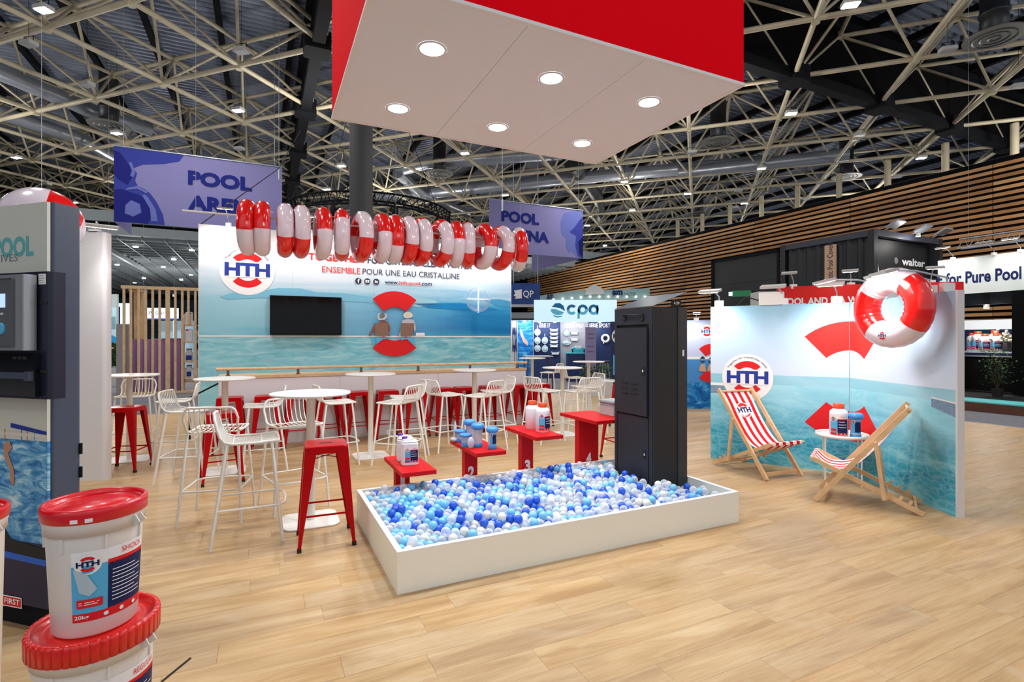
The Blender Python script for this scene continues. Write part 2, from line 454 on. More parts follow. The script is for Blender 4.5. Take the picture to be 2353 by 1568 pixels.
# the roof runs on over the slatted wall
tubes = [t for t in tubes if max(t[0].dot(U), t[1].dot(U)) < 42]
def scr(t):
    c = (t[0] + t[1]) / 2; px = CX + F * c.x / max(c.y, 1); py = H0 - F * (c.z - CZ) / max(c.y, 1)
    return not (-60 < px < 2410 and -60 < py < 600 and c.y > 8), c.y / t[2]
tubes.sort(key=scr)
frame = thing('space_frame', 'cream tubular space frame spanning under the dark corrugated hall roof', 'roof truss')
cyl = {}
for p, q, r in tubes[:300]:
    k = (round(r, 3), round((q - p).length, 3))
    if k not in cyl:
        m_ = MB(); m_.tube([(0, 0, 0), (0, 0, k[1])], r, 8); cyl[k] = m_.mesh('tube', cream_tube)
    o = bpy.data.objects.new('tube', cyl[k]); COL.objects.link(o); o.parent = frame; o.location = p
    o.rotation_mode = 'QUATERNION'; o.rotation_quaternion = (q - p).to_track_quat('Z', 'Y')
mb = MB()
for p, q, r in tubes[300:]: mb.tube([p, q], r, 5, cap=False)
tag(mb.build('far_tubes', cream_tube, frame), kind='stuff')
mb = MB(); done = set()
for t in tubes:
    for p in t[:2]:
        k = (round(p.x, 1), round(p.y, 1), round(p.z, 1))
        if k not in done and p.y < 48:
            done.add(k); mb.tube([p - Vector((0, 0, .17)), p + Vector((0, 0, .17))], .13, 8)
tag(mb.build('node_sleeves', cream_tube, frame), kind='stuff')
# ---- main beams with smoke curtains, and the column at their crossing
XC = node(3, -1)
col_at = Vector((-3.9, 13.5, 0))
mb = MB(); mb.lathe([(.29, 0), (.29, 15.4)], 28, 0, (col_at.x, col_at.y, 0)); mb.lathe([(.36, 0), (.36, .02)], 28, 0, (col_at.x, col_at.y, 0))
tag(mb.build('trim_2', mat('column_grey', sr(60, 60, 62), .6)), kind='structure')
for nm, d, l0, l1, lab in (('roof_beam', U, -3, 62, 'black main roof beam with a smoke curtain running right from the column'),
                           ('roof_beam', V, -16, 60, 'black main roof beam running away behind the left of the canopy')):
    t = thing(nm, lab, 'roof beam'); base = Vector((XC.x, XC.y, 0)) if d is U else Vector((XC.x - .3, XC.y, 0))
    z0 = ZL
    mb = MB()
    if d is U:
        l1 = 40 - base.dot(U)
    mb.beam(base + d * l0 + Vector((0, 0, z0)), base + d * l1 + Vector((0, 0, z0)), .42, .42); mb.build('lower_chord', black_steel, t)
    mb = MB(); mb.beam(base + d * l0 + Vector((0, 0, ZU + .4)), base + d * l1 + Vector((0, 0, ZU + .4)), .42, .42); mb.build('upper_chord', black_steel, t)
    mb = MB(); mb.beam(base + d * l0 + Vector((0, 0, (z0 + ZD) / 2 + .1)), base + d * l1 + Vector((0, 0, (z0 + ZD) / 2 + .1)), .03, ZD - z0 - .3); mb.build('smoke_curtain', black_flat, t)
    for k in range(-2, 12):
        q = base + d * (S * 1.41421 * k)
        if d is U and q.dot(U) > 40: continue
        mb = MB(); mb.rbox(-.45, .45, -.45, .45, -.3, .35, .12); mb.build('beam_joint', black_steel, t, q + Vector((0, 0, z0)), TH)
# ---- right hand hall wall of horizontal timber slats
slat_m = NT('larch_slat', .55, .3)
sp_ = slat_m.noise(slat_m.obj(), (1, 1, 1), 1.4, 3); rr_ = slat_m.n('ShaderNodeObjectInfo').outputs['Random']
sc_ = slat_m.ramp(slat_m.math('MULTIPLY_ADD', rr_, .5, slat_m.math('MULTIPLY', sp_, .5)), [(.2, sr(150, 104, 62)), (.5, sr(180, 130, 82)), (.8, sr(204, 156, 106))])
slat_m.l(sc_, slat_m.b.inputs['Base Color'])
WA = 24.0
wr = MB(); o0 = AB(WA + .25, 4.5); wl = 46
wr.box(0, wl, 0, .3, 0, 8.1, 0, None)
wall_r = tag(wr.build('wall_right', black_flat, None, o0, TH + pi / 2), kind='structure')
# local x runs along V; local -y would face outwards, +y faces the stand
seg = 5.1; gate = (None, None)
def vcoord(px):  # distance along V on the plane a=WA at picture column px
    r = (px - CX) / F; Y = WA / (cos(TH) * r + sin(TH)); return -sin(TH) * r * Y + cos(TH) * Y
g0, g1 = vcoord(1792) - 4.5, vcoord(1642) - 4.5
smesh = {}
z = 1.4; rowi = 0
while z < 8.0:
    k = 0; x = 0.0
    while x < 42:
        x1 = min(x + seg, 42); pieces = [(x, x1)]
        if z < 6.2:
            pieces = []
            if x < g0: pieces.append((x, min(x1, g0)))
            if x1 > g1: pieces.append((max(x, g1), x1))
        for (p, q) in pieces:
            L = round(q - p - .03, 3)
            if L < .1: continue
            if L not in smesh:
                m_ = MB(); m_.box(0, L, 0, .06, -.06, .06); smesh[L] = m_.mesh('slat', slat_m.m)
            o = bpy.data.objects.new('slat', smesh[L]); COL.objects.link(o); o.parent = wall_r; o.location = (p, .303, z)
        x = x1
    z += .215
    rowi += 1
gt = MB(); gt.box(g0 + .05, g1 - .05, .305, .36, 0, 6.05)
for q in range(9): gt.box(g0 + .08, g1 - .08, .36, .375, .3 + q * .55, .32 + q * .55)
door = tag(gt.build('door_1', mat('gate_black', sr(26, 28, 30), .5), None, o0, TH + pi / 2), kind='structure')
mb = MB(); mb.box(g0 - .1, g0 + .05, .3, .42, 0, 6.2); mb.box(g1 - .05, g1 + .1, .3, .42, 0, 6.2); mb.box(g0 - .1, g1 + .1, .3, .42, 6.05, 6.2)
mb.build('door_frame', black_steel, door)
# exit sign on the gate
t = thing('exit_sign', 'small green lit exit sign on the tall black gate', 'sign', (0, 0, 0))
q = D(1703, 675, WA / (cos(TH) * ((1703 - CX) / F) + sin(TH)) - .6)
mb = MB(); mb.box(-.5, .5, -.04, .04, -.16, .16); bx_ = mb.build('housing', mat('exit_green', sr(20, 90, 60), .5, emit=sr(20, 100, 60), es=.6), t)
mb = MB(); mb.box(-.62, -.44, -.05, .05, -.1, .1); mb.build('emergency_lamp', mat('exit_lamp', (1, 1, 1, 1), emit=(.9, 1, .9, 1), es=4), t)
t.location = q; t.rotation_euler = (0, 0, -.42)
# far end of the hall and left hand hall beyond a lowered ceiling
wb = MB(); wb.box(-70, 60, 0, .4, 0, 16.5); wall_b = tag(wb.build('wall_back', mat('far_wall', sr(40, 42, 46), .9), None, AB(-10, 84), TH), kind='structure')
lv = MB()
for k in range(40): lv.box(-30, 10, -.3, -.25, .6 + k * .16, .68 + k * .16)
lv.build('louvre_band', mat('blue_louvre', sr(56, 120, 178), .5), wall_b)
wlf = MB(); wlf.box(-.4, 0, 0, 92, 0, 16.5); tag(wlf.build('wall_left', mat('far_wall_2', sr(46, 48, 52), .9), None, AB(-42, -6), TH), kind='structure')
# fascia step and low louvred ceiling of the hall beyond
fas_y = 31.0
fz1 = D(300, 492, fas_y).z; fz0 = D(300, 541, fas_y).z
fo = D(300, 500, fas_y); fo.z = 0
mb = MB(); mb.box(-26, 40, 0, .5, fz0, fz0 + .52); mb.box(-26, 40, 0, .5, fz0 + .72, fz1 + .1); mb.box(-26, 40, .3, .5, fz0 + .5, fz0 + .74, 1)
tag(mb.build('trim_3', [mat('fascia_grey', sr(140, 148, 152), .6), black_flat], None, fo, TH), kind='structure')
mb = MB()
mb.box(-26, 40, .5, 48, fz0 + .3, fz0 + .4, 1)
for k in range(38): mb.box(-26, 40, 1 + k * 1.2, 1.06 + k * 1.2, fz0 - .15, fz0 + .1)
for k in range(54): mb.box(-26 + k * 1.2, -25.94 + k * 1.2, .6, 47, fz0 - .15, fz0 + .1)
lowc = tag(mb.build('ceiling', [mat('louvre_metal', sr(150, 160, 165), .5), black_flat], None, fo, TH), kind='structure')
for k in range(7):
    m_ = MB(); m_.box(-20 + k * 6, -19.8 + k * 6, .6, 46, fz0 - .5, fz0 - .2); m_.build('track', mat('track_pale', sr(176, 186, 188), .5), lowc)
n_ = 0
dl = MB(); dl.lathe([(.16, -.06), (.16, 0)], 12); dlm = dl.mesh('ceiling_lamp', mat('pin_lamp', (1, 1, 1, 1), emit=(1, .97, .92, 1), es=7))
for kx in range(16):
    for ky in range(7):
        x = -22 + kx * 3.1 + (ky % 2) * 1.4; y = 3 + ky * 5.2
        o = bpy.data.objects.new('ceiling_lamp', dlm); COL.objects.link(o)
        o.location = fo + U * x + V * y + Vector((0, 0, fz0 - .2))
        q = o.location; px = CX + F * q.x / q.y; py = H0 - F * (q.z - CZ) / q.y
        if not ((180 < px < 470 or 1170 < px < 1300)): bpy.data.objects.remove(o); continue
        tag(o, 'tiny round lamp in the low louvred ceiling of the hall beyond', 'lamp', 'ceiling lamps of the hall beyond')
#PART3
# cream posts carrying the roof behind the slatted wall
for k in range(9):
    p = AB(33.0, 12.4 + k * 2.858, 0); mb = MB(); mb.tube([(0, 0, 0), (0, 0, ZL)], .17, 8)
    tag(mb.build('roof_post', cream_tube, None, p), 'cream round post rising behind the slatted timber wall to the roof frame', 'post', 'roof posts behind the slatted wall')
# ================================================================== DUCTS, DIFFUSERS, HALL LAMPS
def duct(pts, r, label, m_=steel):
    pts = [Vector(p) for p in pts]; path = []
    for a_, b_ in zip(pts[:-1], pts[1:]):
        n = max(2, int((b_ - a_).length / .35))
        for i in range(n): path.append(a_.lerp(b_, i / n))
    path.append(pts[-1])
    rr = [r * (1.05 if i % 3 == 0 else 1) for i in range(len(path))]
    mb = MB(); mb.tube(path, r, 14, rr=rr)
    return tag(mb.build('air_duct', m_), label, 'air duct')
ZDU = 12.9
duct([G(-60, 140, ZDU), G(218, 258, ZDU), G(345, 298, ZDU)], .36, 'silver corrugated air duct high on the far left, upper of two')
duct([G(-60, 240, ZDU), G(190, 322, ZDU), G(262, 362, ZDU)], .36, 'silver corrugated air duct high on the far left, lower of two')
duct([G(914, 392, ZDU), G(977, 374, ZDU), G(1290, 352, ZDU)], .4, 'silver air duct showing just below the white canopy')
duct([G(868, 451, ZDU), G(968, 446, ZDU), G(1325, 410, ZDU), G(1749, 372, ZDU)], .4, 'long silver air duct behind the bright floodlights, centre right')
duct([G(1560, 398, 12.4), G(1740, 378, 12.4), G(1950, 355, 12.4)], .38, 'silver air duct ending in an elbow above a round diffuser')
duct([G(914, 397, 12.6), G(968, 446, 12.6), G(1075, 492, 12.6)], .36, 'silver air duct sloping down behind the right end of the rings')
duct([G(1316, 375, 13.2), G(1369, 451, 13.2), G(1383, 513, 13.2)], .55, 'dark grey trunk duct running away below the canopy corner', dark_steel)
def diffuser(px, py, label, z=12.0, r=.86, drop=2.6):
    p = G(px, py, z); t = thing('air_diffuser', label, 'air diffuser', p)
    m_ = MB(); m_.lathe([(.40, .12), (.40, .8), (.44, .8), (.44, .9), (.40, .9), (.40, drop)], 20); m_.build('drop_duct', dark_steel, t)
    m_ = MB(); m_.lathe([(r, 0), (r * 1.02, .05), (r * .6, .16), (.4, .2)], 28); m_.build('cone', mat('diffuser_grey', sr(120, 118, 112), .5), t)
    for k, q in enumerate((.72, .48, .22)):
        m_ = MB(); m_.lathe([(r * q, -.02), (r * (q - .12), .02), (r * (q - .12), .05), (r * q, .03)], 24, cap=False); m_.build('ring', dark_steel, t)
for a_ in ((250, 290, 'round air diffuser hanging at upper left above the first purple banner'), (2285, 88, 'large round air diffuser hanging in the top right corner'),
           (1650, 328, 'round air diffuser hanging just right of the canopy'), (1010, 400, 'round air diffuser hanging behind the ring garland'),
           (1945, 407, 'round air diffuser at the elbow of the silver duct'), (1605, 493, 'small distant round air diffuser above the slatted wall')):
    diffuser(*a_)
fl_m = mat('floodlight_lit', (1, 1, 1, 1), .4, emit=(1, .98, .93, 1), es=22)
fl_h = mat('floodlight_housing', sr(190, 188, 184), .4)
def flood(px, py, on, label, group, proto=[None, None]):
    p = G(px, py, 11.55)
    if proto[on] is None:
        t = thing('hall_floodlight', label, 'lamp', p, radians(-12), group)
        m_ = MB(); m_.rbox(-.24, .24, -.17, .17, 0, .12, .04); m_.build('housing', fl_h, t)
        m_ = MB(); m_.rbox(-.21, .21, -.14, .14, -.012, 0, .03); m_.build('lens', fl_m if on else mat('lens_off', sr(180, 182, 184), .2), t)
        m_ = MB(); m_.tube([(-.2, 0, .1), (-.2, 0, .3), (.2, 0, .3), (.2, 0, .1)], .012, 5); m_.tube([(0, 0, .3), (0, 0, ZD - 11.55)], .008, 4); m_.build('bracket', black_steel, t)
        proto[on] = t
    else:
        t = copy_tree(proto[on]); t.location = p; t['label'] = label; t['group'] = group
for px, py in ((100, 24), (547, 255), (268, 307), (38, 363), (170, 466), (785, 382), (750, 436), (1068, 353), (1161, 449), (1435, 418), (1750, 388), (1955, 12), (1818, 262), (2117, 364),
               (1349, 519), (1453, 484), (1710, 468), (1580, 446), (1390, 565), (1308, 548)):
    flood(px, py, 1, 'lit floodlight hanging from the cream roof frame', 'lit floodlights under the roof frame')
for px, py in ((66, 104), (200, 197), (555, 120), (550, 344), (2178, 118), (2340, 201), (1975, 312), (2340, 340), (1590, 352), (1690, 478), (2062, 408), (1886, 422), (1852, 458), (108, 425), (1697, 440), (1998, 470)):
    flood(px, py, 0, 'unlit white floodlight hanging from the cream roof frame', 'unlit floodlights under the roof frame')
# black circular lighting truss
t = thing('lighting_truss', 'black circular lighting truss hanging behind the ring garland', 'truss', (-5.4, 20.0, 6.0))
chords = [(3.0, 0), (3.0, .4), (2.65, .2)]
for r, z in chords:
    m_ = MB(); m_.tube([(r * cos(2 * pi * k / 60), r * sin(2 * pi * k / 60), z) for k in range(60)], .035, 6, closed=True); m_.build('chord', black_steel, t)
m_ = MB()
for k in range(60):
    f = lambda c, q: (chords[c][0] * cos(2 * pi * q / 60), chords[c][0] * sin(2 * pi * q / 60), chords[c][1])
    m_.tube([f(0, k), f(1, k + .5), f(0, k + 1)], .018, 4, cap=False); m_.tube([f(0, k), f(2, k + .5), f(1, k + 1)], .018, 4, cap=False)
tag(m_.build('lacing', black_steel, t), kind='stuff')
m_ = MB()
for a_ in (30, 150, 270): m_.tube([(2.9 * cos(radians(a_)), 2.9 * sin(radians(a_)), .4), (0.6 * cos(radians(a_)), .6 * sin(radians(a_)), 6)], .012, 4)
m_.build('hanging_cable', black_steel, t)
for k, a_ in enumerate((200, 235, 262, 300, 335)):
    m_ = MB(); q = (3.0 * cos(radians(a_)), 3.0 * sin(radians(a_)))
    m_.lathe([(.05, -.5), (.11, -.5), (.12, -.15), (.05, -.1), (.02, 0)], 12, 0, (q[0], q[1], 0)); m_.build('spotlight', black_steel, t)

# ================================================================== PURPLE BANNERS
ban_m = mat('lilac_banner', sr(132, 128, 176), .8, spec=.1)
ban_b = mat('banner_blue', sr(58, 66, 150), .8, spec=.1); ban_b2 = mat('banner_blue_pale', sr(104, 112, 178), .8, spec=.1); ban_b3 = mat('banner_blue_deep', sr(36, 40, 120), .8, spec=.1)
ban_t = mat('banner_text_blue', sr(34, 42, 122), .8, spec=.1)
def banner(o, w, h, z0, label, art_fn, side, side_len):
    t = thing('hanging_banner', label, 'banner', (o.x, o.y, z0), TH)
    m_ = MB(); m_.box(0, w, 0, .02, 0, h); m_.build('front_sheet', ban_m, t)
    m_ = MB(); x = 0 if side < 0 else w; m_.box(x - .01, x + .01, .02, side_len, 0, h); m_.build('side_sheet', ban_m, t)
    m_ = MB(); m_.tube([(0, 0, h), (w, 0, h)], .03, 6); m_.tube([(x, 0, h), (x, side_len, h)], .03, 6); m_.build('top_bar', steel, t)
    m_ = MB()
    for px in (.25, w - .25): m_.tube([(px, 0, h), (px, 0, ZD - z0)], .006, 4)
    m_.build('hanging_cable', steel, t)
    A = Art(); art_fn(A, w, h); A.emit('print', t, flat(0, 0, -.001), .006)
def art1(A, w, h):
    k = w / 386
    P = lambda x, y: ((x - 262) * k, h - (y - 333) * h / 175 + 0)
    q = Wall(AB(0, 0), TH)
    A.poly([(0, 0), (1.35, 0), (1.3, .35), (1.12, .75), (.95, 1.0), (.8, 1.12), (.62, 1.2), (.55, 1.35), (.6, 1.6), (.5, 1.75), (.75, 1.9), (1.3, 2.0), (1.75, 2.15), (1.9, 2.4), (0, 2.4)], ban_b); A.up()
    A.poly([(0, 0), (.9, 0), (1.02, .4), (.88, .75), (.7, .9), (.4, .98), (.2, 1.05), (0, 1.0)], ban_b3)
    A.poly([(.1, 1.35), (.35, 1.2), (.5, 1.5), (.42, 1.8), (.15, 2.2), (0, 2.25), (0, 1.5)], ban_b3); A.up()
    A.poly([(.28, .28), (.5, .2), (.72, .35), (.68, .62), (.45, .72), (.3, .55)], ban_b2)
    A.poly([(.98, .1), (1.16, .1), (1.1, .5), (.9, .86), (.8, .95), (.74, .9), (.95, .5)], ban_b2)
    A.poly([(.3, 1.02), (.6, 1.1), (.85, .98), (.9, 1.04), (.62, 1.2), (.35, 1.1)], ban_b2)
    A.poly([(.38, 1.9), (.46, 1.95), (.56, 1.62), (.5, 1.45), (.42, 1.5), (.47, 1.66)], ban_b2)
    A.up(); A.text('POOL', 2.0, 1.42, 3.9, 1.90, ban_t, .045); A.text('ARENA', 2.0, .60, 4.4, 1.08, ban_t, .045)
def art2(A, w, h):
    A.poly([(w, 0), (w - .35, .05), (w - .6, .3), (w - .8, .25), (w - 1.0, .5), (w - .95, .9), (w - 1.25, 1.1), (w - 1.3, 1.7), (w - 1.1, 2.15), (w - .7, 2.3), (w, 2.35)], ban_b2); A.up()
    A.poly([(w, 0), (w - .3, .1), (w - .45, .6), (w - .4, 1.1), (w - .8, 1.25), (w - .5, 1.5), (w - .2, 1.9), (w, 2.1)], ban_b)
    A.poly([(w, 0), (w - .22, .2), (w - .28, .8), (w, 1.1)], ban_b3); A.up()
    A.text('POOL', .62, 1.42, 2.6, 1.95, ban_t, .045); A.text('ARENA', .62, .60, 3.15, 1.12, ban_t, .045)
q = D(262, 509, 16.5); banner(q, 4.86, 2.4, q.z, 'large lilac hanging banner at left with pool lettering and swimmer print', art1, -1, 2.4)
q = D(1124, 577, 24.0); banner(q, 5.1, 2.4, q.z, 'smaller distant lilac hanging banner behind the right end of the rings', art2, 1, 5.5)

# ================================================================== CANOPY
CAN = Vector((.103, 4.654, 3.67)); CTH = radians(25.3)
can = thing('canopy', 'red box canopy with a white underside of six round downlights above the ball pit', 'canopy', CAN, CTH)
hw, hd = 1.505, 1.07; CH = 1.5
for nm, a_ in (('front', (-hw, hw, -hd, -hd + .03)), ('back', (-hw, hw, hd - .03, hd)), ('l', (-hw, -hw + .03, -hd + .031, hd - .031)), ('r', (hw - .03, hw, -hd + .031, hd - .031))):
    m_ = MB(); m_.box(a_[0], a_[1], a_[2], a_[3], .025, CH); m_.build('side_panel', red_fascia, can)
m_ = MB()
for a_ in ((-hw - .008, hw + .008, -hd - .008, -hd + .03), (-hw - .008, hw + .008, hd - .03, hd + .008), (-hw - .008, -hw + .03, -hd + .03, hd - .03), (hw - .03, hw + .008, -hd + .03, hd - .03)):
    m_.box(a_[0], a_[1], a_[2], a_[3], 0, .024)
m_.build('edge_trim', print_white, can)
for x0, x1 in ((-hw + .03, -.492), (-.488, .498), (.502, hw - .03)):
    m_ = MB(); m_.box(x0, x1, -hd + .03, hd - .03, .002, .02); m_.build('soffit_panel', soffit, can)
for x in (-.99, 0, .99):
    for y in (-.5, .575):
        m_ = MB(); m_.lathe([(.088, -.004), (.104, -.004), (.106, .0015)], 32, cap=False); dlt = m_.build('downlight', print_white, can, (x, y, 0))
        m_ = MB(); m_.lathe([(.001, -.003), (.089, -.003)], 32, cap=False); m_.build('diffuser', lit_cool, dlt)
        l = lamp('AREA', CAN + Matrix.Rotation(CTH, 3, 'Z') @ Vector((x, y, -.02)), 23, (.95, .98, 1), size=.17, aim=CAN + Matrix.Rotation(CTH, 3, 'Z') @ Vector((x, y, -2)))
for x in (-1.2, 1.2):
    for y in (-.8, .8):
        m_ = MB(); m_.tube([(x, y, .03), (x, y, ZD - CAN.z)], .008, 5); m_.build('hanging_wire', steel, can)
# long wires seen left and right of the canopy
for px, y0, y1, Y, lb in ((641, 0, 388, 16.4, 'thin chain hanging past the left banner'), (1154, 345, 458, 15.5, 'thin wire hanging past the right banner')):
    m_ = MB(); a_ = D(px, y1, Y); m_.tube([a_, Vector((a_.x, a_.y, ZD))], .007, 5); m_.tube([a_ - Vector((0, 0, .35)), a_], .03, 5)
    tag(m_.build('hanging_chain', steel), lb, 'chain')

# ================================================================== RING GARLAND
def ring_mesh(name, R, r, n=64, k=20, wr=.0035, ph=0):
    mb = MB(); vs = []; fs = []; mm = []
    for i in range(n):
        A_ = 2 * pi * i / n
        for j in range(k):
            B_ = 2 * pi * j / k
            rr = r * (1 - .35 * wr / .0035 * 0)
            inner = max(0, -cos(B_)); outer = max(0, cos(B_))
            rr += wr * sin(A_ * 26 + ph) * (inner * 1.5 + outer * .6) * (1 if (i % 1 == 0) else 0)
            x = R + rr * cos(B_)
            # ring axis along x: ring lies in the yz plane
            vs.append((rr * sin(B_) * .98, x * cos(A_), x * sin(A_)))
    for i in range(n):
        i2 = (i + 1) % n
        for j in range(k):
            j2 = (j + 1) % k; fs.append((i * k + j, i * k + j2, i2 * k + j2, i2 * k + j)); mm.append((i * 4 // n) % 2)
    mb.v = vs; mb.f = fs; mb.m = mm; mb.sm = [True] * len(fs)
    return mb
RR, Rr = .268, .105
rp = ring_mesh('ring', RR, Rr)
ring_me = rp.mesh('swim_ring', [red_pvc, lilac_pvc])
val_me = None
rod_a = D(569, 515.5, 7.03); rod_dir = None
rings = [(569, 222), (603, 222), (654.6, 222), (691.6, 222), (741, 222), (785, 222), (831, 222), (876, 222), (906, 222), (936, 222), (967, 222), (1011, 222), (1047, 222), (1074, 222), (1110, 222), (1149, 222), (1191, 222)]
rot0 = [105, 100, 24, 26, 90, 58, 11, 83, 114, 18, 32, 35, 85, 29, 97, 18, 133]      # turn about the rod: where the first red quarter starts
yaw = [-6, -1, 0, 2, 2, -5, 6, 2, -3, 2, 3, 9, -9, -15, 6, 7, -13]
C0r = Vector((rod_a.x, rod_a.y, 0)); RD = Vector((cos(radians(25.5)), sin(radians(25.5)), 0))
gw = Wall((C0r.x, C0r.y), radians(25.5))
ordn = ['first (leftmost)', 'second', 'third', 'fourth', 'fifth', 'sixth', 'seventh', 'eighth', 'ninth', 'tenth', 'eleventh', 'twelfth', 'thirteenth', 'fourteenth', 'fifteenth', 'sixteenth', 'last (rightmost)']
ZR = 3.075
m_ = MB(); m_.tube([(-.75, 0, 0), (4.25, 0, 0)], .012, 8); RZ = ZR + .163 - .012
pole = tag(m_.build('garland_pole', white_metal, None, (C0r.x, C0r.y, RZ), radians(25.5)), 'thin white pole on which the red and white swim rings hang', 'pole')
for x in (-.6, 2.0, 4.1):
    m_ = MB(); m_.tube([(x, 0, .01), (x, 0, ZD - RZ)], .0022, 5); m_.build('hanging_wire', steel, pole)
for i, (px, _) in enumerate(rings):
    t_, _z = gw.hit(px, 540); p = gw.P(t_, ZR)
    o = bpy.data.objects.new('swim_ring', ring_me); COL.objects.link(o)
    o.rotation_mode = 'XYZ'; o.location = p
    M_ = Matrix.Translation(p) @ Matrix.Rotation(radians(25.5 + yaw[i]), 4, 'Z') @ Matrix.Rotation(radians(rot0[i]), 4, 'X')
    o.matrix_world = M_
    tag(o, '%s red and white swim ring on the hanging pole' % ordn[i], 'swim ring', 'swim rings on the pole')
    if val_me is None:
        m_ = MB(); m_.lathe([(.012, 0), (.012, .01), (.007, .012), (.007, .03), (.003, .032)], 8); val_me = m_.mesh('valve', lilac_pvc)
    v_ = bpy.data.objects.new('valve', val_me); COL.objects.link(v_); v_.parent = o; v_.location = (Rr * .97, RR * cos(.6), RR * sin(.6)); v_.rotation_euler = (0, pi / 2, 0)
#PART4
# ================================================================== MURAL WALL (tall back wall of the stand)
MW = Wall((-6.64, 11.08), radians(25.3)); ML, MH = 7.31, 4.0
mu = NT('mural_print', .45, .25)
ob = mu.obj(); sx, sy, sz = mu.sep(ob)
nz1 = mu.noise(ob, (.25, 1, 2.2), 1.2, 4, .6, .5)
zz = mu.math('MULTIPLY_ADD', mu.math('SUBTRACT', nz1, .5), .28, mu.math('DIVIDE', sz, 4.0))
L_ = mu.ramp(zz, [(.0, sr(150, 200, 212)), (.28, sr(140, 196, 212)), (.40, sr(120, 188, 212)), (.44, sr(146, 200, 216)), (.62, sr(160, 204, 220)), (.72, sr(210, 222, 232)), (.85, sr(232, 232, 236)), (1, sr(240, 240, 240))])
R2 = mu.ramp(zz, [(.0, sr(150, 206, 214)), (.22, sr(128, 198, 212)), (.36, sr(70, 178, 210)), (.44, sr(16, 122, 190)), (.54, sr(34, 138, 200)), (.62, sr(70, 172, 212)), (.70, sr(190, 216, 232)), (.82, sr(226, 230, 236)), (1, sr(236, 238, 240))])
mr = mu.n('ShaderNodeMapRange'); mu.l(sx, mr.inputs[0]); mr.inputs[1].default_value = 1.4; mr.inputs[2].default_value = 6.2
sea = mu.mix(mr.outputs[0], L_, R2)
# pool water below the edge: caustic streaks
pn = mu.noise(ob, (.9, 1, 5), 1.6, 5, .62, 1.2)
pool = mu.ramp(pn, [(.3, sr(62, 160, 186)), (.48, sr(120, 194, 212)), (.62, sr(168, 216, 224)), (.75, sr(206, 232, 236))])
poolL = mu.mix(.35, pool, sr(160, 206, 216)); pool2 = mu.mix(mr.outputs[0], poolL, pool)
isp = mu.math('LESS_THAN', sz, 1.645)
low = mu.n('ShaderNodeMapRange'); mu.l(sz, low.inputs[0]); low.inputs[1].default_value = .3; low.inputs[2].default_value = 1.64
pool3 = mu.mix(mu.math('MULTIPLY', mu.math('SUBTRACT', 1.0, low.outputs[0]), .45), pool2, sr(150, 204, 214))
allc = mu.mix(isp, sea, pool3)
mu.l(allc, mu.b.inputs['Base Color'])
mwall = thing('mural_wall', 'tall white wall printed with a pool terrace view behind the long bar counter', 'wall panel', (MW.o.x, MW.o.y, 0), MW.a)
for k in range(4):
    x0 = ML * k / 4; m_ = MB(); m_.box(x0 + .001, x0 + ML / 4 - .001, 0, .09, 0, MH); pn_ = m_.build('panel', [mu.m], mwall)
m_ = MB(); m_.box(-.012, -.001, -.004, .095, 0, MH); m_.box(ML, ML + .012, -.004, .095, 0, MH); m_.box(-.012, ML + .012, -.004, .095, MH, MH + .02); m_.build('edge_trim', print_white, mwall)
A = Art()
mtn = mat('print_mountain', sr(124, 188, 214), .5, spec=.2); mtn2 = mat('print_mountain_far', sr(160, 204, 222), .5, spec=.2); isl = mat('print_island', sr(30, 134, 196), .5, spec=.2); isl2 = mat('print_island_far', sr(78, 160, 208), .5, spec=.2)
def mp(*pts): return [MW.hit(x, y) for x, y in pts]
A.poly(mp((505, 682), (540, 672), (600, 668), (640, 662), (690, 663), (730, 672), (790, 674), (850, 682), (874, 690), (872, 697), (780, 692), (700, 686), (600, 685), (520, 688)), mtn)
A.poly(mp((860, 684), (930, 680), (1000, 690), (1010, 700), (960, 706), (900, 700)), mtn2)
A.poly(mp((950, 698), (1000, 697), (1060, 697), (1110, 704), (1146, 712), (1100, 714), (1040, 712), (985, 708)), isl)
A.poly(mp((1110, 690), (1130, 688), (1150, 688), (1173, 693), (1173, 706), (1140, 703)), isl2)
A.rect(0, 1.625, ML, 1.655, print_white, 1); A.up()
A.logo(.92, 3.09, .55, disc=print_white)
A.up()
A.text('TOGETHER', 2.16, 3.40, 3.42, 3.56, print_red_b, .03); A.text('FOR CRYSTAL CLEAR WATER', 3.50, 3.40, 6.18, 3.56, print_ink, .02)
A.text('ENSEMBLE', 2.46, 3.13, 3.33, 3.27, print_red_b, 0); A.text('POUR UNE EAU CRISTALLINE', 3.38, 3.13, 5.83, 3.27, print_ink, 0)
for k, (cx_, ch) in enumerate(((3.28, 'f'), (3.49, ''), (3.70, 'in'))):
    A.disc(cx_, 2.965, .073, print_ink)
    A.up()
    if ch == 'f': A.text('f', cx_ - .02, 2.91, cx_ + .03, 3.02, print_white, .04)
    elif ch == 'in': A.text('in', cx_ - .035, 2.93, cx_ + .04, 3.0, print_white, .04)
    else: A.rect(cx_ - .045, 2.935, cx_ + .045, 2.995, print_white); A.up(); A.poly([(cx_ - .012, 2.945), (cx_ + .02, 2.965), (cx_ - .012, 2.985)], print_ink)
A.text('www.', 3.90, 2.925, 4.24, 2.985, print_navy, .02); A.text('hth-pool', 4.26, 2.90, 4.78, 3.01, print_red_b, .02); A.text('.com', 4.79, 2.92, 5.09, 2.99, print_navy, .02)
A.up()
A.sector(4.15, 1.95, .41, .80, 48, 132, print_red); A.sector(4.15, 1.95, .41, .80, 228, 312, print_red)
A.up()
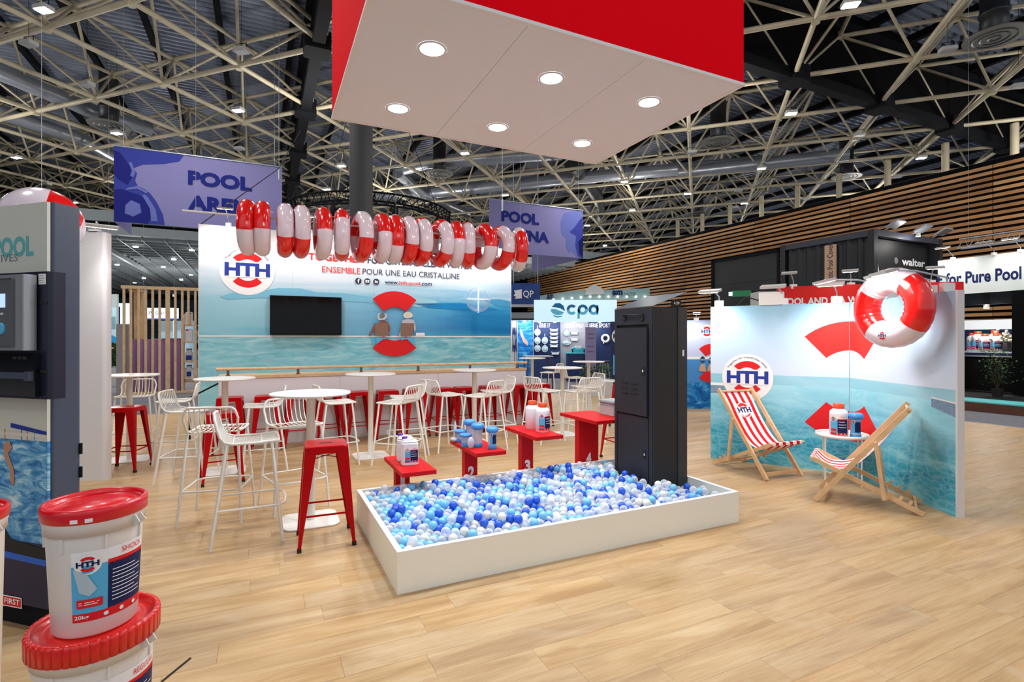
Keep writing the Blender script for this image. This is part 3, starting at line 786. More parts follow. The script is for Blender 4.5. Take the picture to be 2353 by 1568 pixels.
skin = mat('print_skin', sr(140, 84, 72), .6, spec=.2); skin2 = mat('print_skirt', sr(190, 186, 196), .6, spec=.2); chairp = mat('print_wicker', sr(140, 108, 92), .6, spec=.2, var=.2, bs=30); hat1 = mat('print_grey_hat', sr(206, 208, 216), .6, spec=.2); hat2 = mat('print_cream_hat', sr(232, 222, 206), .6, spec=.2)
k_ = 120 / 1107.0
def pp(*pts): return [MW.hit(840 + x * k_, 660 + y * k_) for x, y in pts]
A.poly(pp((300, 760), (340, 690), (390, 700), (480, 760), (515, 860), (515, 950), (480, 960), (470, 800), (200, 780)), skin)
A.poly(pp((185, 770), (200, 900), (160, 960), (95, 1040), (60, 1030), (140, 890)), skin); A.poly(pp((480, 960), (520, 1040), (470, 1030)), skin)
A.poly(pp((760, 770), (780, 700), (880, 680), (1010, 690), (1050, 790), (1062, 900), (1030, 960), (1010, 800)), skin2); A.poly(pp((745, 770), (750, 900), (700, 1010), (720, 1030), (750, 1030)), skin2)
A.up(); A.poly(pp((190, 765), (470, 770), (470, 1030), (200, 1030)), chairp); A.poly(pp((750, 765), (1025, 768), (990, 1035), (735, 1030)), chairp)
A.poly(pp((245, 640), (260, 570), (330, 540), (430, 570), (450, 630), (400, 690), (300, 700), (265, 690)), hat1); A.poly(pp((795, 600), (830, 545), (890, 520), (960, 550), (995, 600), (970, 640), (890, 665), (820, 650)), hat2)
A.up(); A.poly(pp((285, 600), (320, 545), (390, 550), (410, 620), (370, 660), (295, 665)), print_grey); A.poly(pp((840, 560), (890, 530), (930, 545), (945, 600), (900, 640), (850, 620)), mat('print_straw', sr(222, 204, 176), .6))
A.poly(pp((110, 1095), (200, 1085), (200, 1200), (160, 1250)), print_sky); A.poly(pp((215, 1080), (480, 1080), (350, 1110), (230, 1210)), print_sky); A.poly(pp((740, 1080), (1025, 1080), (1020, 1250), (960, 1180), (870, 1100), (745, 1130)), print_sky)
A.poly(mp((955, 765), (975, 765), (975, 772), (955, 772)), print_white)
A.emit('print', mwall, flat(0, 0, -.002), .0025)
# television
tv = thing('television', 'large black flat television mounted on the printed back wall', 'television', (MW.o.x, MW.o.y, 0), MW.a)
(x0, z1), (x1, z0) = MW.hit(620, 680), MW.hit(784, 770); z1, z0 = 2.55, 1.67
m_ = MB(); m_.rbox(x0, x1, -.09, -.012, z0, z1, .02); m_.build('casing', mat('tv_black', sr(12, 12, 14), .5, spec=.2), tv)
m_ = MB(); m_.box(x0 + .015, x1 - .015, -.0925, -.09, z0 + .03, z1 - .015); m_.build('screen', mat('tv_screen', sr(6, 6, 8), .10, spec=.22), tv)
m_ = MB(); m_.box((x0 + x1) / 2 - .2, (x0 + x1) / 2 + .2, -.012, 0, z0 + .2, z1 - .2); m_.build('bracket', black_steel, tv)
# clear disc with white cross of ribs
hx, hz = MW.hit(1092, 690)
t = thing('clear_buoy', 'clear round inflatable with a white cross hanging before the printed back wall', 'inflatable', MW.P(hx - .05, hz, .35), MW.a)
clr = clear_mat('clear_vinyl', sr(190, 215, 240), .10, .75)
m_ = MB(); m_.sphere((0, 0, 0), .34, 28, 18, 0, (1, .6, 1)); m_.build('shell', clr, t)
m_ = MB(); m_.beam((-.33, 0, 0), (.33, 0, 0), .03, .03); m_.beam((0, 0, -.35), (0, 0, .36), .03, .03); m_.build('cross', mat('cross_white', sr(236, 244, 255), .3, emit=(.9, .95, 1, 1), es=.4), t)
m_ = MB(); m_.tube([(0, 0, .36), (0, 0, 1.55)], .003, 4); m_.tube([(0, 0, 1.55), (0, .36, 1.5)], .003, 4); m_.build('string', steel, t)

# ================================================================== ARM LAMPS
def arm_lamp(name_label, foot, head, on=True, w=.30, power=0, aim=None, cat='lamp'):
    foot = Vector(foot); head = Vector(head); t = thing('arm_spotlight', name_label, cat, foot)
    h = head - foot
    m_ = MB(); m_.box(-.05, .05, -.03, .03, -.06, .02); m_.build('clamp', white_metal, t)
    m_ = MB(); m_.tube([(0, 0, 0), (0, 0, .07), h * .5 + Vector((0, 0, .08)), h + Vector((0, 0, .03))], .009, 6); m_.build('arm', steel, t)
    d = Vector((h.x, h.y, 0)).normalized(); a = atan2(d.y, d.x)
    M = Matrix.Translation(h) @ Matrix.Rotation(a, 4, 'Z') @ Matrix.Rotation(radians(14), 4, 'Y')
    m_ = MB(); m_.box(-.06, .06, -w / 2, w / 2, 0, .03, 0, M); hd_ = m_.build('lamp_head', fl_h, t)
    m_ = MB(); m_.box(-.05, .05, -w / 2 + .015, w / 2 - .015, -.004, 0, 0, M); m_.build('lens', mat('arm_lens_lit', (1, 1, 1, 1), emit=(1, .99, .97, 1), es=25) if on else mat('arm_lens_off', sr(200, 200, 200), .3), hd_)
    if power: lamp('SPOT', head - Vector((0, 0, .05)), power, (1, .98, .96), .07, aim, 130, .8)
    return t
for i, s_ in enumerate((.55, 2.2, 3.9, 5.5, 6.9)):
    arm_lamp(('arm spotlight on top of the printed back wall, %s' % ('at its left end', 'second from the left', 'in the middle', 'second from the right', 'at its right end')[i]),
             MW.P(s_, MH + .08, -.03), MW.P(s_ - .02, MH + .22, .75), True, .3, 75, MW.P(s_, 2.6, 0))
m_ = MB(); m_.tube([D(457, 518, 11.1), D(640, 388, 15.0), D(690, 300, 19.0)], .012, 5); tag(m_.build('stay_cable', black_rubber), 'black stay cable running up from the left corner of the back wall', 'cable')

# ================================================================== BAR COUNTER
KA = radians(26.5); KO = Vector((-4.219, 7.506, 0)); KL, KH, KD = 5.0, 1.035, .55
K = thing('bar_counter', 'long white bar counter with a pine top and hand rail', 'counter', KO, KA)
seams = [0, 1.68, 3.3, KL]
for a_, b_ in zip(seams[:-1], seams[1:]):
    m_ = MB(); m_.box(a_ + .002, b_ - .002, 0, .02, .0, KH - .04); m_.build('front_panel', white, K)
m_ = MB(); m_.box(0, .02, .021, KD, 0, KH - .04); m_.build('end_panel', white, K)
m_ = MB(); m_.box(KL - .02, KL, .021, KD, 0, KH - .04); m_.build('end_panel', white, K)
m_ = MB(); m_.box(.02, KL - .02, .03, KD, .5, .52); m_.build('inner_shelf', white, K)
m_ = MB(); m_.box(-.01, KL + .01, -.02, KD + .02, KH - .038, KH); m_.build('worktop', wood_edge, K)
m_ = MB(); m_.tube([(-.03, .03, KH + .1), (KL + .04, .03, KH + .1)], .022, 12); m_.build('hand_rail', wood, K)
for k in range(6):
    x = .12 + k * (KL - .28) / 5 * 1.0
    m_ = MB(); m_.rbox(x - .03, x + .03, .0, .06, KH, KH + .012, .01); m_.box(x - .018, x + .018, .018, .042, KH + .012, KH + .082); m_.build('rail_bracket', bronze, K)
m_ = MB(); a_ = KO + Vector((-.02, .02, .93)); m_.tube([a_, Vector((-5.0, 8.1, .66))], .012, 6); m_.tube([Vector((-5.0, 8.1, .66)), Vector((-5.0, 8.1, 0))], .014, 6); m_.build('side_rail', black_steel, None); tag(bpy.data.objects['side_rail'], 'thin black sloping rail at the left end of the bar counter', 'rail')

# ================================================================== FOLDED PHOTO WALL (right)
W0, W1, W2 = G(1633, 1052), G(1952, 1089.5), G(2201, 1191)
wL = Wall(W0, atan2(W1.y - W0.y, W1.x - W0.x)); wR = Wall(W1, atan2(W2.y - W1.y, W2.x - W1.x))
LL = (W1 - W0).length; LR = (W2 - W1).length
wa = NT('pool_photo_print', .42, .3); ob = wa.obj(); sx, sy, sz = wa.sep(ob)
n1 = wa.noise(ob, (.5, 1, 3), .9, 3, .5, .4)
sky = wa.ramp(wa.math('MULTIPLY_ADD', wa.math('SUBTRACT', n1, .5), .18, wa.math('DIVIDE', sz, 2.0)), [(.5, sr(214, 224, 238)), (.62, sr(206, 220, 236)), (.8, sr(184, 212, 230)), (1, sr(150, 200, 222))])
wv = wa.n('ShaderNodeTexVoronoi', _feature='DISTANCE_TO_EDGE', _distance='EUCLIDEAN')
dn_ = wa.n('ShaderNodeTexNoise'); dn_.inputs['Scale'].default_value = 3; wa.l(ob, dn_.inputs['Vector'])
vm = wa.n('ShaderNodeVectorMath', _operation='MULTIPLY_ADD'); wa.l(dn_.outputs['Color'], vm.inputs[0]); vm.inputs[1].default_value = (.5, .5, .5)
mpn = wa.n('ShaderNodeMapping'); mpn.inputs['Scale'].default_value = (1, 1, 2.0); wa.l(ob, mpn.inputs[0]); wa.l(mpn.outputs[0], vm.inputs[2])
wa.l(vm.outputs[0], wv.inputs['Vector']); wv.inputs['Scale'].default_value = 8
ca = wa.ramp(wv.outputs['Distance'], [(0, (.75, .75, .75, 1)), (.05, (.3, .3, .3, 1)), (.16, (0, 0, 0, 1))])
n2 = wa.noise(ob, (.8, 1, 3.4), 2.0, 4, .6, 1.0)
deep = wa.ramp(n2, [(.3, sr(24, 146, 184)), (.5, sr(66, 176, 206)), (.7, sr(132, 208, 226))])
shal = wa.ramp(n2, [(.3, sr(142, 208, 220)), (.7, sr(182, 224, 232))])
dz = wa.n('ShaderNodeMapRange'); wa.l(sz, dz.inputs[0]); dz.inputs[1].default_value = 1.0; dz.inputs[2].default_value = .35
wat = wa.mix(dz.outputs[0], shal, deep); wat = wa.mix(wa.math('MULTIPLY', ca, wa.math('MULTIPLY', dz.outputs[0], .42)), wat, sr(200, 232, 236))
sea_ = wa.ramp(n1, [(.35, sr(120, 190, 206)), (.65, sr(172, 212, 224))])
c_ = wa.mix(wa.math('LESS_THAN', sz, 1.12), sky, sea_); c_ = wa.mix(wa.math('LESS_THAN', sz, 1.0), c_, wat)
wa.l(c_, wa.b.inputs['Base Color'])
fw = thing('photo_wall', 'folded freestanding wall printed with clear pool water behind the deck chairs', 'wall panel', (0, 0, 0))
PT = .055
m_ = MB(); m_.box(0, LL - .004, 0, PT, 0, 2.0); pL = m_.build('panel', wa.m, fw, W0, wL.a)
m_ = MB(); m_.box(.004, LR - .02, 0, PT, 0, 2.0); pR = m_.build('panel', wa.m, fw, W1, wR.a)
m_ = MB(); m_.box(LR - .02, LR, -.003, PT + .003, 0, 2.004); m_.build('end_trim', white, fw, W1, wR.a)
for i, (w_, P_, L2, nm) in enumerate(((wL, W0, LL, 'l'), (wR, W1, LR, 'r'))):
    A = Art(); s0 = 0 if i == 0 else -LL
    lo, hi = (0, LL - .004) if i == 0 else (.004, LR - .02)
    cs = 1.56
    def arcp(r0, r1, a0, a1, cz, m):
        pts = [(cs + r1 * cos(radians(a0 + (a1 - a0) * k / 40)), cz + r1 * sin(radians(a0 + (a1 - a0) * k / 40))) for k in range(41)]
        pts += [(cs + r0 * cos(radians(a1 + (a0 - a1) * k / 40)), cz + r0 * sin(radians(a1 + (a0 - a1) * k / 40))) for k in range(41)]
        pts = [(x + s0, z) for x, z in pts]
        # clip at the fold
        lim = hi if i == 0 else lo; out = []
        ins = (lambda x: x <= lim) if i == 0 else (lambda x: x >= lim)
        for k in range(len(pts)):
            p, q = pts[k], pts[(k + 1) % len(pts)]
            if ins(p[0]): out.append(p)
            if ins(p[0]) != ins(q[0]):
                f_ = (lim - p[0]) / (q[0] - p[0]); out.append((lim, p[1] + f_ * (q[1] - p[1])))
        A.poly(out, m)
    arcp(.37, .71, 48.5, 131.5, 1.07, print_red_b); arcp(.37, .71, 228.5, 311.5, 1.10, print_red)
    tile = mat('print_pool_tile', sr(120, 146, 170), .5, var=.25, bs=60)
    if i == 0:
        A.rect(0, .965, .2, 1.0, print_white); A.poly([(0, .965), (.24, .965), (.2, .87), (0, .86)], tile); A.up(); A.logo(.447, 1.08, .302)
    else:
        pts = [w_.hit(*p) for p in ((2140, 915), (2200, 930), (2200, 962), (2140, 935))]
        A.poly(pts, tile); A.poly([w_.hit(*p) for p in ((2140, 912), (2200, 927), (2200, 931), (2140, 916))], print_white)
    A.emit('print', fw, flat(0, 0, 0), .0012, P_, w_.a)
m_ = MB(); m_.box(-.004, .004, -.004, .004, 0, 2.0); m_.build('joint_strip', steel, fw, W1, wR.a)
# clamp lamps along its top
def wp(w_, s, z, off): return w_.P(s, z, off)
for lb, w_, s, hd_, on, pw in (
    ('bright arm spotlight at the far left end of the folded photo wall', wL, .10, .28, True, 30),
    ('arm spotlight above the middle of the left photo wall panel', wL, .85, .5, False, 0),
    ('bright arm spotlight just left of the big ring', wL, 1.42, .45, True, 26),
    ('arm spotlight reaching over the big ring', wR, .62, .62, True, 30),
    ('bright arm spotlight at the right end of the folded photo wall', wR, 1.15, .42, True, 24),
    ('lower bright arm spotlight at the right end of the folded photo wall', wR, 1.35, .5, True, 24)):
    arm_lamp(lb, wp(w_, s, 2.06, -.03), wp(w_, s - .05, 2.17, hd_), on, .26, pw, wp(w_, s, 1.1, 0))
m_ = MB(); m_.rbox(-.14, .14, -.08, .08, 0, .16, .03); tbx = thing('power_box', 'grey power box on top of the left photo wall panel', 'box', wL.P(.72, 2.0, -.06), wL.a)
m_.build('housing', white_metal, tbx); m_ = MB(); m_.tube([(-.1, 0, .05), (-.3, .05, .12), (-.42, .02, -.0)], .01, 6); m_.build('cable', black_rubber, tbx)
# big ring hanging on the right panel
bp = wR.P(.62, 1.875, .35); bp = D(2050, 708, 4.98)
yr = -166 + 180
t = bpy.data.objects.new('swim_ring', None); COL.objects.link(t)
tag(t, 'big red and white swim ring hanging on the folded photo wall', 'swim ring'); t.location = bp; t.rotation_euler = (radians(0), 0, radians(yr))
rb = ring_mesh('ring', .265, .118, 72, 22, .004)
r1 = rb.build('tube', [red_pvc, lilac_pvc], t); r1.rotation_euler = (radians(128), 0, 0)
A = Art(); A.logo(0, 0, .05, disc=None, blue=print_navy, arc=False)
def rw(x, z, d):
    a = radians(263) + x / .265; B = (z) / .118; q = .118 + .004 + d
    return (-q * cos(B), -(.265 - q * sin(-B) * -1) * 1 * cos(a) * 1 if False else (.265 + q * sin(-B)) * -sin(x / .265), (.265 + q * sin(-B)) * -cos(x / .265))
A.emit('print', t, rw, .0006)
m_ = MB(); m_.tube([(0, 0, .24), (0, 0, .36), (.25, -.02, .33)], .004, 5); m_.build('hanging_string', steel, t)
#PART5
# ================================================================== BALL PIT
PA = radians(25.8); PO = G(913, 1368); PO.z = 0; PLn, PDp, PHt, PT2 = 2.945, 1.48, .262, .035
pit = thing('ball_pit', 'low white rectangular ball pit box standing on the wooden floor', 'ball pit', PO, PA)
pit_m = mat('pit_white', sr(240, 238, 226), .5)
for a_ in ((0, PLn, 0, PT2), (0, PLn, PDp - PT2, PDp), (0, PT2, PT2 + .001, PDp - PT2 - .001), (PLn - PT2, PLn, PT2 + .001, PDp - PT2 - .001)):
    m_ = MB(); m_.box(a_[0], a_[1], a_[2], a_[3], 0, PHt - .008); w_ = m_.build('side_board', pit_m, pit)
    m_ = MB(); m_.box(a_[0] - .001, a_[1] + .001, a_[2] - .0008, a_[3] + .0008, PHt - .008, PHt); m_.build('rim', mat('rim_white', sr(240, 240, 240), .4), w_)
m_ = MB(); m_.box(PT2, PLn - PT2, PT2, PDp - PT2, .0, .02); m_.build('bottom', mat('pit_bottom', sr(225, 232, 240), .6), pit)
ball_r = .0335
b_clear = clear_mat('clear_ball_plastic', sr(240, 245, 254), .28, .85)
b_white = mat('pearl_ball_plastic', sr(236, 232, 226), .25, coat=.4); b_light = mat('light_blue_ball_plastic', sr(120, 196, 240), .3, coat=.3); b_royal = mat('royal_blue_ball_plastic', sr(22, 88, 214), .3, coat=.3)
bm = [b_clear, b_white, b_light, b_royal]
bmesh_ = []
for k, mt_ in enumerate(bm):
    m_ = MB(); m_.sphere((0, 0, 0), ball_r, 18, 12); bmesh_.append(m_.mesh('pit_ball', mt_))
# locker footprint in pit coordinates
NK = Vector((1.291, 4.79, 0)); KW, KDp, KHt = .408, .565, 1.87
rel = Matrix.Rotation(-PA, 3, 'Z') @ (NK - PO)
lx0, lx1, ly0, ly1 = rel.x - .04, rel.x + KW + .04, rel.y - .04, rel.y + KDp + .04
from mathutils import noise as mn
spots = []; low = []
dx, dy = .069, .0600; r0 = 0
y = PT2 + ball_r + .003
while y < PDp - PT2 - ball_r:
    x = PT2 + ball_r + .003 + (dx / 2 if r0 % 2 else 0)
    while x < PLn - PT2 - ball_r:
        if not (lx0 - ball_r * .2 < x < lx1 and ly0 < y < ly1):
            nz_ = mn.noise(Vector((x * 2.2, y * 2.2, 3))) * .03
            edge = min(x, y, PLn - x, PDp - y)
            z = .178 + nz_ + .045 * y / PDp + (.02 * min(1, edge / .3)) + R_.uniform(-.014, .014) - (.03 if x > 2.5 and y < 1.0 else 0)
            jx = R_.uniform(-.003, .003); spots.append((x + jx, y + R_.uniform(-.003, .003), z)); low.append((x + .02, y + .02, z - .062))
            if R_.random() < .24 and edge > .1: spots.append((x + dx / 2 + jx, y + dy / 3, z + .047))
        x += dx
    y += dy; r0 += 1
def colour(x, y):
    c = mn.noise(Vector((x * 3.1 + 9, y * 3.1, 7))); u_ = R_.random()
    left = max(0, 1 - x / 1.6)
    if u_ < .13 + c * .10: return 3
    if u_ < .30 + left * .22 + c * .1: return 2
    if u_ < .43 + left * .2: return 1
    return 0
balls = [(s, colour(s[0], s[1])) for s in spots]
MP = Matrix.Translation(PO) @ Matrix.Rotation(PA, 4, 'Z')
balls.sort(key=lambda b: ((MP @ Vector(b[0])) - Vector((0, 0, CZ))).length - b[0][2] * 2)
bl = ['clear see-through plastic ball lying in the white ball pit', 'pearly white plastic ball lying in the white ball pit', 'light blue plastic ball lying in the white ball pit', 'royal blue plastic ball lying in the white ball pit']
bg = ['clear balls in the pit', 'pearly white balls in the pit', 'light blue balls in the pit', 'royal blue balls in the pit']
for s, c in balls[:300]:
    o = bpy.data.objects.new('pit_ball', bmesh_[c]); COL.objects.link(o); o.location = MP @ Vector(s); tag(o, bl[c], 'ball', bg[c])
m_ = MB()
for s, c in balls[300:]: m_.sphere(MP @ Vector(s), ball_r, 14, 9, c)
for s in low: m_.sphere(MP @ Vector(s), ball_r, 8, 6, R_.choice((4, 4, 4, 2, 2, 3)))
tag(m_.build('pit_balls', bm + [mat('pale_ball', sr(214, 228, 244), .4)]), 'deep mass of clear, white and blue plastic balls filling the pit', 'balls', None, 'stuff')

# ================================================================== LOCKER
lk = thing('locker', 'tall black steel locker with two doors standing in the ball pit', 'locker', (NK.x, NK.y, .02), PA)
H_ = KHt - .02
m_ = MB()
m_.box(0, KW, 0, .0015, 0, H_); m_.box(0, KW, KDp - .002, KDp, 0, H_); m_.box(KW - .002, KW, .002, KDp - .002, 0, H_)
m_.box(.015, .017, .03, KDp - .03, 0, H_); m_.box(0, KW, 0, KDp, H_ - .003, H_); m_.box(0, KW, 0, KDp, 0, .01)
m_.build('carcass', charcoal_in, lk)
m_ = MB(); m_.box(-.004, .016, 0, .05, 0, H_); m_.box(-.004, .016, KDp - .035, KDp, 0, H_); m_.box(-.004, .016, .05, KDp - .035, H_ - .16, H_); m_.box(-.004, .016, .05, KDp - .035, 0, .04); m_.build('door_surround', charcoal, lk)
m_ = MB(); m_.box(.3, KW + .004, -.006, -.001, 0, H_); m_.build('side_strip', mat('dark_grey_steel', sr(44, 44, 44), .5), lk)
m_ = MB(); m_.box(0, .012, -.006, -.001, 0, H_); m_.build('corner_strip', charcoal, lk)
for k, (z0, z1) in enumerate(((.83, 1.66), (.05, .815))):
    yy0, yy1 = .06, KDp - .045
    m_ = MB(); m_.box(-.022 if k == 0 else -.004, .0, yy0, yy1, z0, z1); d_ = m_.build('door', charcoal, lk)
    xo = -.022 if k == 0 else -.004
    if k == 0:
        for r in range(3):
            for c in range(2):
                m_ = MB(); m_.box(xo - .006, xo, .19 + c * .14, .28 + c * .14, z0 + .19 + r * .05, z0 + .20 + r * .05); m_.build('vent_slot', charcoal_in, d_)
    m_ = MB(); m_.box(xo - .004, xo, yy0 + .03, yy0 + .075, z0 + .38, z0 + .46); m_.build('lock_plate', black_rubber, d_)
    m_ = MB(); m_.lathe([(.012, 0), (.012, .008), (.004, .012)], 10, 0, (0, 0, 0), Matrix.Translation((xo - .004, yy0 + .045, z0 + .42)) @ Matrix.Rotation(-pi / 2, 4, 'Y')); m_.build('key_lock', chrome, d_)
m_ = MB(); m_.tube([(-.006, .14, H_ - .09), (-.03, .14, H_ - .07), (-.03, .40, H_ - .06), (-.006, .40, H_ - .08)], .007, 6); m_.box(-.02, -.004, .12, .16, H_ - .12, H_ - .06); m_.box(-.02, -.004, .38, .42, H_ - .11, H_ - .05); m_.build('top_handle', black_rubber, lk)
m_ = MB(); T_ = .004
m_.add([(-.01, -.01, H_ + .002), (KW, -.01, H_ + .145), (KW, KDp, H_ + .145), (-.01, KDp, H_ + .002), (-.01, -.01, H_ + .002 + T_), (KW, -.01, H_ + .145 + T_), (KW, KDp, H_ + .145 + T_), (-.01, KDp, H_ + .002 + T_)],
       [(0, 1, 2, 3), (7, 6, 5, 4), (0, 4, 5, 1), (1, 5, 6, 2), (2, 6, 7, 3), (3, 7, 4, 0)])
m_.build('sloping_top', mat('brushed_dark_steel', sr(72, 80, 90), .35, .6), lk)
A = Art(); A.text('4.29', .27, H_ + .03, .34, H_ + .055, print_white, .02); m2 = MB(); m2.box(.25, .36, .02, .03, H_, H_ + .075); sg = m2.build('number_plate', black_rubber, lk)
A.emit('print', sg, flat(0, 0, .02), .001)
m_ = MB(); m_.box(KW - .055, KW - .035, -.009, -.006, H_ - .46, H_ - .40); m_.build('sticker', print_white, lk)

# ================================================================== NUMBERED RED PEDESTALS
uA = Vector((cos(PA), sin(PA), 0)); vA = Vector((-sin(PA), cos(PA), 0)); BK = PO + vA * PDp
for k, (t_, z, lab) in enumerate(((.46, .44, 'lowest red pedestal marked 1, holding the purple-capped canisters'), (1.015, .545, 'red pedestal marked 2, holding the blue-lidded floaters'),
                                 (1.628, .64, 'red pedestal marked 3, holding the orange-capped bottles'), (2.313, .745, 'tallest red pedestal marked 4, holding the grey storage box'))):
    o_ = BK + vA * -.32; o_ = o_ + uA * Wall(o_, PA).hit((924, 1093.7, 1232, 1370)[k], 900)[0]
    p = thing('display_pedestal', lab, 'pedestal', (o_.x, o_.y, 0), PA, 'numbered red pedestals')
    w = .30 if k < 3 else .42
    m_ = MB(); m_.box(0, w, 0, .70, z - .035, z); m_.build('shelf_board', red_board, p)
    lx = {0: (-.105, .055), 1: (-.03, .105), 2: (-.01, .13), 3: (-.05, .10)}[k]
    m_ = MB(); m_.box(.03, w - .14, .36, .44, 0, z - .035); lg = m_.build('upright', red_board, p)
    m_ = MB(); m_.box(0, w, .32, .66, 0, .02); m_.build('foot', red_board, p)
    A = Art(); xm = (.03 + w - .14) / 2; A.text(str(k + 1), xm - (.02 if k == 0 else .032), .225, xm + (.02 if k == 0 else .032), .345, print_white, .05); A.emit('number', lg, flat(0, 0, .36), .001)

# ================================================================== CONTAINERS
def label_art(wd, ht, foot=print_red, purple=False, text='SHOCK', big=False):
    A = Art(); n = 14
    A.rect(-wd / 2, 0, wd / 2, ht * .80, print_sky, n); A.rect(-wd / 2, ht * .8, wd / 2, ht, print_white, n); A.up()
    A.rect(-wd * .08, ht * .12, wd / 2, ht * .78, print_navy, n)
    A.rect(-wd / 2, 0, wd / 2, ht * .12, print_purple if purple else foot, n)
    A.rect(-wd * .08, ht * .76, wd / 2, ht * .83, print_purple if purple else print_red, n); A.up()
    A.logo(-wd * .31, ht * .82, wd * .16, blue=print_navy, arc=False); A.up()
    A.text(text, wd * .08, ht * .88, wd * .42, ht * .96, print_red)
    for k in range(9 if big else 3):
        A.rect(-wd * .03, ht * (.66 - k * (.055 if big else .14)), wd * (.3 + (.1 if k % 3 else 0)), ht * (.66 - k * (.055 if big else .14)) + ht * (.012 if big else .03), print_white, 6)
    A.rect(-wd * .44, ht * .2, -wd * .14, ht * .32, print_red, 4)
    for k in range(3): A.disc(-wd * .1 + k * wd * .2, ht * .06, ht * .03, print_white, 10)
    if big: A.up(); A.text('20kg', -wd * .47, ht * .03, -wd * .3, ht * .1, print_white, .02); A.rect(-wd * .42, ht * .24, -wd * .2, ht * .25, print_white, 2); A.rect(-wd * .42, ht * .27, -wd * .18, ht * .28, print_white, 2)
    return A
def canister(loc, rz, label, h=.245):
    t = thing('canister', label, 'canister', loc, rz, 'purple-capped canisters')
    w, d = .15, .115; m_ = MB(); m_.rbox(-w / 2, w / 2, -d / 2, d / 2, 0, h * .82, .025, bev=.008)
    m_.rbox(-w / 2 + .004, w / 2 - .004, -d / 2 + .004, d / 2 - .004, h * .82, h * .9, .025, bev=.01)
    m_.rbox(-w / 2 + .01, w / 2 - .045, -d / 2 + .03, d / 2 - .03, h * .88, h * .97, .014, bev=.008); m_.build('body', hdpe, t)
    m_ = MB(); m_.lathe([(.020, h * .88), (.020, h * .94)], 14, 0, (-w / 2 + .032, 0, 0)); m_.build('neck', hdpe, t)
    m_ = MB(); m_.lathe([(.024, h * .93), (.025, h * 1.02), (.022, h * 1.035)], 18, 0, (-w / 2 + .032, 0, 0)); m_.build('cap', violet_cap, t)
    A = label_art(.115, .135, purple=True); A.emit('label', t, flat(.01, .03, -d / 2 - .0006), .0003)
    return t
def bottle(loc, rz, label, w=.13, h=.275, group=None):
    t = thing('bottle', label, 'bottle', loc, rz, group)
    m_ = MB(); r = w / 2
    m_.lathe([(r * .92, 0), (r, .006), (r, h * .70), (r * .93, h * .78), (r * .62, h * .84), (r * .56, h * .86), (r * .56, h * .88)], 28); m_.build('body', hdpe, t)
    m_ = MB(); m_.lathe([(r * .62, h * .855), (r * .62, h * .99), (r * .56, h)], 24, fn=lambda q, z, a: q * (1 + .02 * sin(a * 20))); m_.build('cap', orange_cap, t)
    A = label_art(w * 1.05, h * .58); A.emit('label', t, around(r, -pi / 2, h * .08), .0004)
    return t
def floater(loc, rz, label, h=.25, r=.047, lab=False, group=None, lay=False):
    t = thing('chlorine_floater', label, 'floater', loc, rz, group)
    m_ = MB(); m_.lathe([(r * .72, .0), (r * .78, .03), (r * .78, h * .74)], 24); m_.build('tube', hdpe_grey, t)
    m_ = MB(); m_.lathe([(r * .85, h * .74), (r * 1.2, h * .80), (r * 1.22, h * .9), (r * 1.05, h * .985), (r * .8, h)], 28, fn=lambda q, z, a: q * (1 + .02 * sin(a * 12))); m_.build('lid', blue_cap, t)
    m_ = MB(); m_.lathe([(r * .8, 0), (r * .86, .004), (r * .86, .035), (r * .8, .04)], 24); m_.build('base_cap', blue_cap, t)
    if lab: A = Art(); A.rect(-r * .8, 0, r * .8, h * .5, print_sky, 10); A.up(); A.rect(-r * .25, .01, r * .8, h * .45, print_navy, 8); A.logo(-r * .45, h * .45, r * .3, blue=print_navy, arc=False); A.emit('label', t, around(r * .79, -pi / 2, h * .2), .0004)
    return t
def on_ped(k, px, z, dv):   # point on pedestal top seen in column px, dv metres along v from its front edge
    o_ = BK + vA * (-.32 + dv); w_ = Wall(o_, PA); s, _ = w_.hit(px, 900); q = w_.P(s, z); return q
canister(on_ped(0, 941, .44, .30), PA - .12, 'front white canister with a purple cap and navy label on pedestal 1')
canister(on_ped(0, 931, .44, .47), PA - .12, 'rear white canister with a purple cap, partly hidden on pedestal 1')
floater(on_ped(1, 1131, .545, .13), PA, 'blue-lidded floater tube with a navy label at the right of pedestal 2', .205, .047, True)
floater(on_ped(1, 1098, .545, .27), PA, 'tall plain blue-lidded floater tube in the middle of pedestal 2', .225, .052)
floater(on_ped(1, 1079, .545, .55), PA, 'tallest blue-lidded floater tube at the back of pedestal 2', .22, .05)
floater(on_ped(1, 1070, .545, .34), PA, 'short blue-lidded floater tube at the front left of pedestal 2', .125, .05)
floater(on_ped(1, 1058, .545, .56), PA, 'short blue-lidded floater tube half hidden at the back left of pedestal 2', .125, .05)
p = on_ped(1, 1046, .545, .6); t = thing('dosing_buoy', 'white mushroom-shaped dosing buoy with a thin spout on pedestal 2', 'floater', p, PA)
m_ = MB(); m_.sphere((0, 0, .025), .05, 20, 12, 0, (1, 1, .5)); m_.build('body', hdpe_grey, t); m_ = MB(); m_.lathe([(.02, .04), (.014, .17), (.009, .18), (.008, .2)], 14); m_.build('spout', hdpe_grey, t)
p = on_ped(1, 1082, .545, .21); t = thing('buoy_disc', 'grey oval disc leaning upright before the tubes on pedestal 2', 'floater', p + Vector((0, 0, .055)), PA)
m_ = MB(); m_.sphere((0, 0, 0), .055, 20, 12, 0, (.62, .35, 1)); m_.build('disc', hdpe_grey, t)
bottle(on_ped(2, 1247, .64, .25), PA, 'orange-capped white bottle with a blue label at the front of pedestal 3', .145, .29, 'orange-capped bottles')
